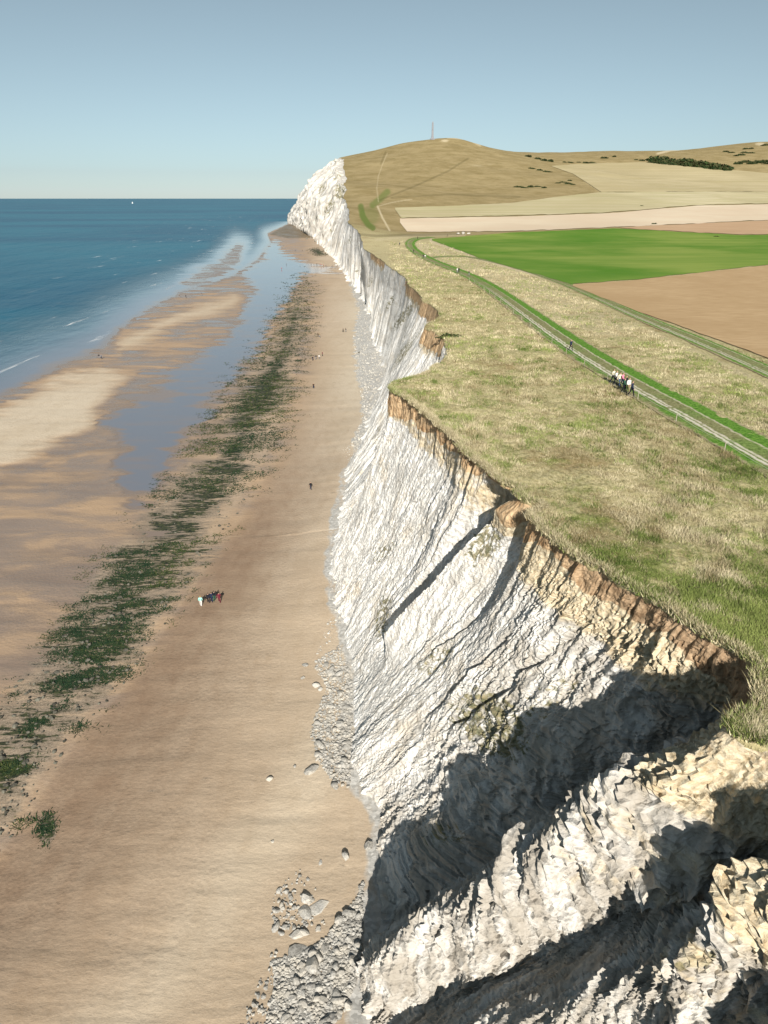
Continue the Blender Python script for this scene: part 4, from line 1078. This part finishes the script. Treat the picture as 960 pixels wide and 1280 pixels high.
# ------------------------------------------------------------------ ROPE FENCE along the track
M_POST = plain('weathered_post', (0.42, 0.38, 0.29), 0.9, 0.2, 4)
fr = bpy.data.objects.new('rope_fence', None); COL.objects.link(fr)
i0 = 0
fx, fy = tx_ - tnx * 1.55, ty_ - tny * 1.55
seg = np.concatenate([[0], np.cumsum(np.hypot(np.diff(fx), np.diff(fy)))])
fr.location = (float(fx[0]), float(fy[0]), float(H(fx[0], fy[0])))
fr['label'] = 'low pale rope fence on short posts along the seaward side of the track'; fr['category'] = 'fence'
def tube(P, r, k=6):
    P = np.array(P, float); n = len(P)
    T = np.gradient(P, axis=0); T /= np.linalg.norm(T, axis=1)[:, None]
    up = np.where(np.abs(T[:, 2:3]) > 0.9, np.array([[1.0, 0, 0]]), np.array([[0, 0, 1.0]]))
    A = np.cross(T, up); A /= np.linalg.norm(A, axis=1)[:, None]; B = np.cross(T, A)
    th = np.linspace(0, 2 * math.pi, k, endpoint=False)
    V = (P[:, None] + r * (A[:, None] * np.cos(th)[None, :, None] + B[:, None] * np.sin(th)[None, :, None])).reshape(-1, 3)
    Fq = [(i * k + j, i * k + (j + 1) % k, (i + 1) * k + (j + 1) % k, (i + 1) * k + j) for i in range(n - 1) for j in range(k)]
    return V, Fq
posts = []
dpos = 0.0
while dpos < min(seg[-1], 190):
    a = float(np.interp(dpos, seg, fx)); b = float(np.interp(dpos, seg, fy)); posts.append((a, b, float(H(a, b)))); dpos += 9.5
pv, pf = tube([(0, 0, -0.2), (0, 0, 0.45), (0, 0, 0.85), (0, 0, 0.9)], 0.05, 7)
pm = mesh_np('post', pv, pf); pm.materials.append(M_POST)
for a, b, c in posts:
    o = bpy.data.objects.new('post', pm); COL.objects.link(o); o.parent = fr
    o.location = (a - fr.location[0], b - fr.location[1], c - fr.location[2])
rp = []
for (a, b, c), (a2, b2, c2) in zip(posts[:-1], posts[1:]):
    for t in np.linspace(0, 1, 7)[:-1]:
        rp.append((a + (a2 - a) * t - fr.location[0], b + (b2 - b) * t - fr.location[1], c + (c2 - c) * t + 0.82 - 0.5 * t * (1 - t) - fr.location[2]))
v, f = tube(rp, 0.022, 5)
obj('rope', mesh_np('rope', v, f), plain('pale_rope', (0.50, 0.47, 0.36), 0.9, 0.1, 4), fr)

# ------------------------------------------------------------------ SAILING BOAT far out
bo = bpy.data.objects.new('sailing_boat', None); COL.objects.link(bo)
xb_, yb_ = at(165.5, 254.5); bo.location = (float(xb_), float(yb_), 0); bo.rotation_euler[2] = 0.6; bo.scale = (0.7, 0.7, 0.62)
bo['label'] = 'small white sailing boat on the far sea near the horizon'; bo['category'] = 'boat'
M_SAIL = plain('sailcloth', (0.82, 0.82, 0.80), 0.8, 0.04, 1)
hull = [(-11, 0, 2.0), (-10, -2.6, 2.0), (3, -3.0, 2.0), (12, 0, 2.6), (3, 3.0, 2.0), (-10, 2.6, 2.0), (-9, 0, -0.5), (-8, -1.5, -0.4), (3, -1.6, -0.4), (9, 0, -0.3), (3, 1.6, -0.4), (-8, 1.5, -0.4)]
hf = [(i, (i + 1) % 6, 6 + (i + 1) % 6, 6 + i) for i in range(6)] + [(0, 5, 1, 1), (1, 5, 4, 2), (2, 4, 3, 3)]
def ngon(name, V, Fl, mat, parent):
    me = bpy.data.meshes.new(name); me.from_pydata(V, [], [tuple(dict.fromkeys(q)) for q in Fl]); me.update()
    return obj(name, me, mat, parent)
ngon('hull', hull, hf, M_SAIL, bo)
v, f = tube([(1, 0, 1.5), (1, 0, 15), (1, 0, 34)], 0.25, 6); obj('mast', mesh_np('mast', v, f), M_POST, bo)
ngon('mainsail', [(0.7, 0, 4), (-9, 0.6, 4), (0.7, 0, 33), (-4, 1.1, 16), (0.7, 0.12, 4), (-9, 0.72, 4), (0.7, 0.12, 33), (-4, 1.22, 16)], [(0, 1, 3), (0, 3, 2), (4, 7, 5), (4, 6, 7), (0, 4, 5, 1), (1, 5, 7, 3), (3, 7, 6, 2), (2, 6, 4, 0)], M_SAIL, bo)
ngon('jib', [(1.6, 0, 30), (11.5, 0, 3.4), (2, 1.2, 4), (1.6, 0.1, 30), (11.5, 0.1, 3.4), (2, 1.3, 4)], [(0, 1, 2), (3, 5, 4), (0, 3, 4, 1), (1, 4, 5, 2), (2, 5, 3, 0)], M_SAIL, bo)

# ------------------------------------------------------------------ PEOPLE
def skin_body(pose):
    """one continuous body grown over a skeleton; pose 0..3 = stride phases / standing"""
    st, arm = ((0.26, 0.30), (0.06, 0.10), (-0.22, -0.26), (0.14, 0.45))[pose]
    J = dict(pelvis=(0, 0, .93), waist=(0, 0, 1.06), chest=(0, .01, 1.28), neck=(0, 0, 1.47), chin=(0, -.03, 1.55), head=(0, -.015, 1.65), crown=(0, .01, 1.73), nose=(0, -.105, 1.62))
    for s, n in ((-1, 'L'), (1, 'R')):
        k = st * s; a_ = -arm * s
        J['hip' + n] = (.10 * s, 0, .90); J['knee' + n] = (.11 * s, -k * .55 - .03, .49); J['ank' + n] = (.11 * s, -k + (.08 if k < 0 else 0), .08 if k >= 0 else .12)
        J['toe' + n] = (.12 * s, J['ank' + n][1] - .17, .03)
        J['sho' + n] = (.19 * s, .01, 1.41); J['elb' + n] = (.26 * s, -a_ * .35 + .03, 1.14); J['wri' + n] = (.27 * s, -a_ - .06, .90 + abs(a_) * .15)
        w = J['wri' + n]
        J['palm' + n] = (w[0], w[1] - .03, w[2] - .08)
        for q in range(4):
            J['f%d' % q + n] = (w[0] - .002 * s, w[1] - .065 + .024 * q, w[2] - .155 + .008 * abs(q - 1)); 
        J['th' + n] = (w[0] - .03 * s, w[1] - .085, w[2] - .09)
    R = dict(pelvis=.135, waist=.125, chest=.15, neck=.055, chin=.075, head=.098, crown=.065, nose=.02)
    Rl = dict(hip=.095, knee=.062, ank=.042, toe=.036, sho=.068, elb=.045, wri=.030, palm=.034, f0=.009, f1=.010, f2=.010, f3=.009, th=.011)
    Ed = [('pelvis', 'waist'), ('waist', 'chest'), ('chest', 'neck'), ('neck', 'chin'), ('chin', 'head'), ('head', 'crown'), ('head', 'nose')]
    for n in 'LR':
        Ed += [('pelvis', 'hip' + n), ('hip' + n, 'knee' + n), ('knee' + n, 'ank' + n), ('ank' + n, 'toe' + n), ('chest', 'sho' + n), ('sho' + n, 'elb' + n), ('elb' + n, 'wri' + n), ('wri' + n, 'palm' + n)]
        Ed += [('palm' + n, 'f%d' % q + n) for q in range(4)] + [('palm' + n, 'th' + n)]
    names = list(J)
    me = bpy.data.meshes.new('person_skeleton')
    me.from_pydata([J[n] for n in names], [(names.index(a), names.index(b)) for a, b in Ed], [])
    o = bpy.data.objects.new('person_skeleton', me); COL.objects.link(o)
    md = o.modifiers.new('skin', 'SKIN'); md.use_smooth_shade = True
    for i, n in enumerate(names):
        r = R.get(n) or Rl[n[:-1]]
        me.skin_vertices[0].data[i].radius = (r, r * (0.72 if n in ('chest', 'waist', 'pelvis') else 1.0))
        me.skin_vertices[0].data[i].use_root = n == 'pelvis'
    sb = o.modifiers.new('sub', 'SUBSURF'); sb.levels = 1
    dg = bpy.context.evaluated_depsgraph_get()
    out = bpy.data.meshes.new_from_object(o.evaluated_get(dg))
    bpy.data.objects.remove(o)
    out.name = 'person'
    return out
def wear(body, name, test, push):
    """a garment: the body's own faces of one region, moved outwards"""
    V = np.array([v.co[:] for v in body.vertices]); Nn = np.array([v.normal[:] for v in body.vertices])
    keep = [p.vertices[:] for p in body.polygons if test(V[list(p.vertices)].mean(0))]
    ids = sorted({i for q in keep for i in q}); mp = {i: k for k, i in enumerate(ids)}
    me = bpy.data.meshes.new(name)
    me.from_pydata((V[ids] + Nn[ids] * push).tolist(), [], [tuple(mp[i] for i in q) for q in keep]); me.update()
    for p in me.polygons: p.use_smooth = True
    return me
M_SKIN = plain('skin', (0.50, 0.31, 0.22), 0.6, 0.06)
CL = dict(black=(0.012, 0.013, 0.018), navy=(0.015, 0.022, 0.05), mint=(0.30, 0.60, 0.54), white=(0.62, 0.60, 0.57), pink=(0.72, 0.22, 0.32), blue=(0.05, 0.12, 0.32), maroon=(0.12, 0.015, 0.03), grey=(0.20, 0.20, 0.21), denim=(0.06, 0.09, 0.16), khaki=(0.25, 0.19, 0.11), green=(0.03, 0.09, 0.06), red=(0.45, 0.04, 0.04), brown=(0.05, 0.03, 0.018), fair=(0.35, 0.23, 0.10), cream=(0.66, 0.60, 0.46))
CM = {k: plain('cloth_' + k, v, 0.85, 0.12, 12) for k, v in CL.items()}
BODY = []
for p_ in range(4):
    b = skin_body(p_); b.materials.append(M_SKIN)
    jk = wear(b, 'jacket', lambda c: (0.93 < c[2] < 1.46 and abs(c[0]) < .235) or (c[2] > .93 and .2 <= abs(c[0]) and c[2] < 1.46), .022)
    tr = wear(b, 'trousers', lambda c: .09 < c[2] < .99 and abs(c[0]) < .225, .014)
    sh = wear(b, 'shoes', lambda c: c[2] <= .10, .012)
    hr = wear(b, 'hair', lambda c: c[2] > 1.56 and (c[1] > -.03 or c[2] > 1.70), .016)
    for m in (jk, tr, sh, hr): m.materials.append(M_SKIN)
    BODY.append((b, jk, tr, sh, hr))
def person(P, rz, jacket, trousers, hair, shoes, label, group=None, pose=None, scale=1.0):
    pose = random.randrange(4) if pose is None else pose
    b, jk, tr, sh, hr = BODY[pose]
    o = bpy.data.objects.new('person', b); COL.objects.link(o)
    o.location = P; o.rotation_euler[2] = rz; o.scale = (scale,) * 3
    o['label'] = label; o['category'] = 'person'
    if group: o['group'] = group
    for me, c in ((jk, jacket), (tr, trousers), (sh, shoes), (hr, hair)):
        q = bpy.data.objects.new(me.name.split('.')[0], me); COL.objects.link(q); q.parent = o
        q.material_slots[0].link = 'OBJECT'; q.material_slots[0].material = CM[c]
def on_land(px_, py_, lift=0.0):
    x, y, z = at_land(px_, py_)
    return float(x), float(y), float(z) + lift
def on_sand(px_, py_):
    x, y = at(px_, py_, 0.35); x, y = float(x), float(y)
    z = bz(x, y); x, y = at(px_, py_, z)
    return float(x), float(y), z

W = 'walkers on the clifftop track'
person(on_land(713, 439, .1), 0.5, 'navy', 'black', 'fair', 'grey', 'walker in a dark blue top alone on the track ahead of the large group', W, 0)
for px_, py_, j, t, h, lab in ((765.5, 479.5, 'cream', 'navy', 'brown', 'walker in a cream top at the far left of the large track group'),
                               (769, 482, 'white', 'black', 'fair', 'walker in a white top second from the left in the track group'),
                               (773.5, 483.5, 'cream', 'denim', 'brown', 'walker in a pale top and blue trousers left of the pink one'),
                               (777, 484, 'pink', 'denim', 'black', 'walker in a bright pink top in the middle of the track group'),
                               (781, 487.5, 'black', 'black', 'fair', 'walker all in black just right of the pink top'),
                               (784.5, 491.5, 'white', 'khaki', 'brown', 'walker in a clean white shirt near the right of the track group'),
                               (779, 491, 'green', 'black', 'black', 'walker in dark green at the front of the track group'),
                               (788.5, 496, 'navy', 'black', 'brown', 'walker in a dark jacket at the right end of the track group')):
    person(on_land(px_, py_, .1), 0.5 + random.uniform(-.4, .4), j, t, h, 'grey', lab, W, scale=random.uniform(.97, 1.06))
for px_, py_, j, t, lab in ((571.5, 341.5, 'white', 'grey', 'walker in a white top on the track, left of a pair beyond the bend'), (586, 345, 'black', 'grey', 'walker in black on the track, right of a pair beyond the bend'),
                            (573.5, 341, 'black', 'black', 'walker in black close beside the distant white top'),
                            (499.5, 307, 'navy', 'black', 'distant walker at the leftmost bend of the far path loop'), (517, 316, 'black', 'black', 'distant walker in black on the left arc of the far path loop'),
                            (529, 322.5, 'black', 'navy', 'distant dark walker where the side track meets the loop'), (531.5, 323.2, 'white', 'grey', 'distant walker in white where the side track meets the loop'),
                            (522, 299, 'brown', 'black', 'distant walker at the top of the far path loop'), (559, 296, 'black', 'black', 'distant walker near the left end of the green field top edge')):
    person(on_land(px_, py_, .1), random.uniform(0, 6), j, t, 'brown', 'black', lab, W)
B = 'beach walkers'
for px_, py_, j, t, h, sh, lab in ((251.5, 757.5, 'mint', 'white', 'fair', 'white', 'beach walker in a pale mint top at the left of the close group'),
                                   (261, 753.5, 'black', 'black', 'brown', 'white', 'beach walker in black with white shoes next to the mint top'),
                                   (265, 752.5, 'navy', 'navy', 'brown', 'grey', 'beach walker in navy in the middle of the close group'),
                                   (268.5, 751, 'black', 'green', 'black', 'black', 'beach walker in black and dark green right of the middle'),
                                   (274.5, 753, 'maroon', 'maroon', 'brown', 'white', 'beach walker in dark maroon with white shoes at the right end')):
    person(on_sand(px_, py_), random.uniform(2.6, 3.6), j, t, h, sh, lab, B)
for px_, py_, j, lab in ((388.5, 612, 'black', 'lone dark figure walking on the sand right of the weed belt'), (392, 485.5, 'brown', 'lone figure on the sand halfway up the beach'),
                         (391, 451, 'black', 'leftmost of the four figures strolling on the upper sand'), (395, 449.5, 'navy', 'second from the left of the four figures on the upper sand'), (399, 449, 'white', 'figure in white among the four on the upper sand'),
                         (403, 445, 'maroon', 'rightmost and farthest of the four figures on the upper sand'), (397.5, 421, 'brown', 'left figure of the close pair on the sand near the weed'), (399.5, 421.5, 'khaki', 'right figure of the close pair on the sand near the weed'),
                         (429, 415, 'black', 'left figure of the pair near the pale shingle'), (432.3, 414.8, 'black', 'right figure of the pair near the pale shingle'), (450.5, 369.5, 'navy', 'lone figure at the far top of the pale shingle'),
                         (124, 448, 'black', 'left figure of the pair at the water side of the sandbar'), (127, 448.5, 'grey', 'right figure of the pair at the water side of the sandbar'),
                         (225, 371.5, 'black', 'leftmost of three figures at the waters edge behind the far bar'), (232.5, 372, 'brown', 'middle of three figures at the waters edge behind the far bar'), (252.5, 369, 'navy', 'rightmost of three figures at the waters edge behind the far bar')):
    person(on_sand(px_, py_), random.uniform(0, 6.2), j, random.choice(['black', 'navy', 'grey']), 'brown', 'black', lab, B)
for i, (px_, py_) in enumerate(((389, 331.5), (392.5, 332), (396, 331.5), (400, 332), (401.5, 332.5), (404.5, 333), (407.5, 333.5), (414, 334), (415.5, 333.6), (369, 314), (378, 313.5), (358, 331), (352, 337))):
    person(on_sand(px_, py_), random.uniform(0, 6), random.choice(['black', 'navy', 'red', 'grey']), 'black', 'brown', 'black', 'tiny dark figure in the loose crowd at the far end of the beach', 'far beach crowd')
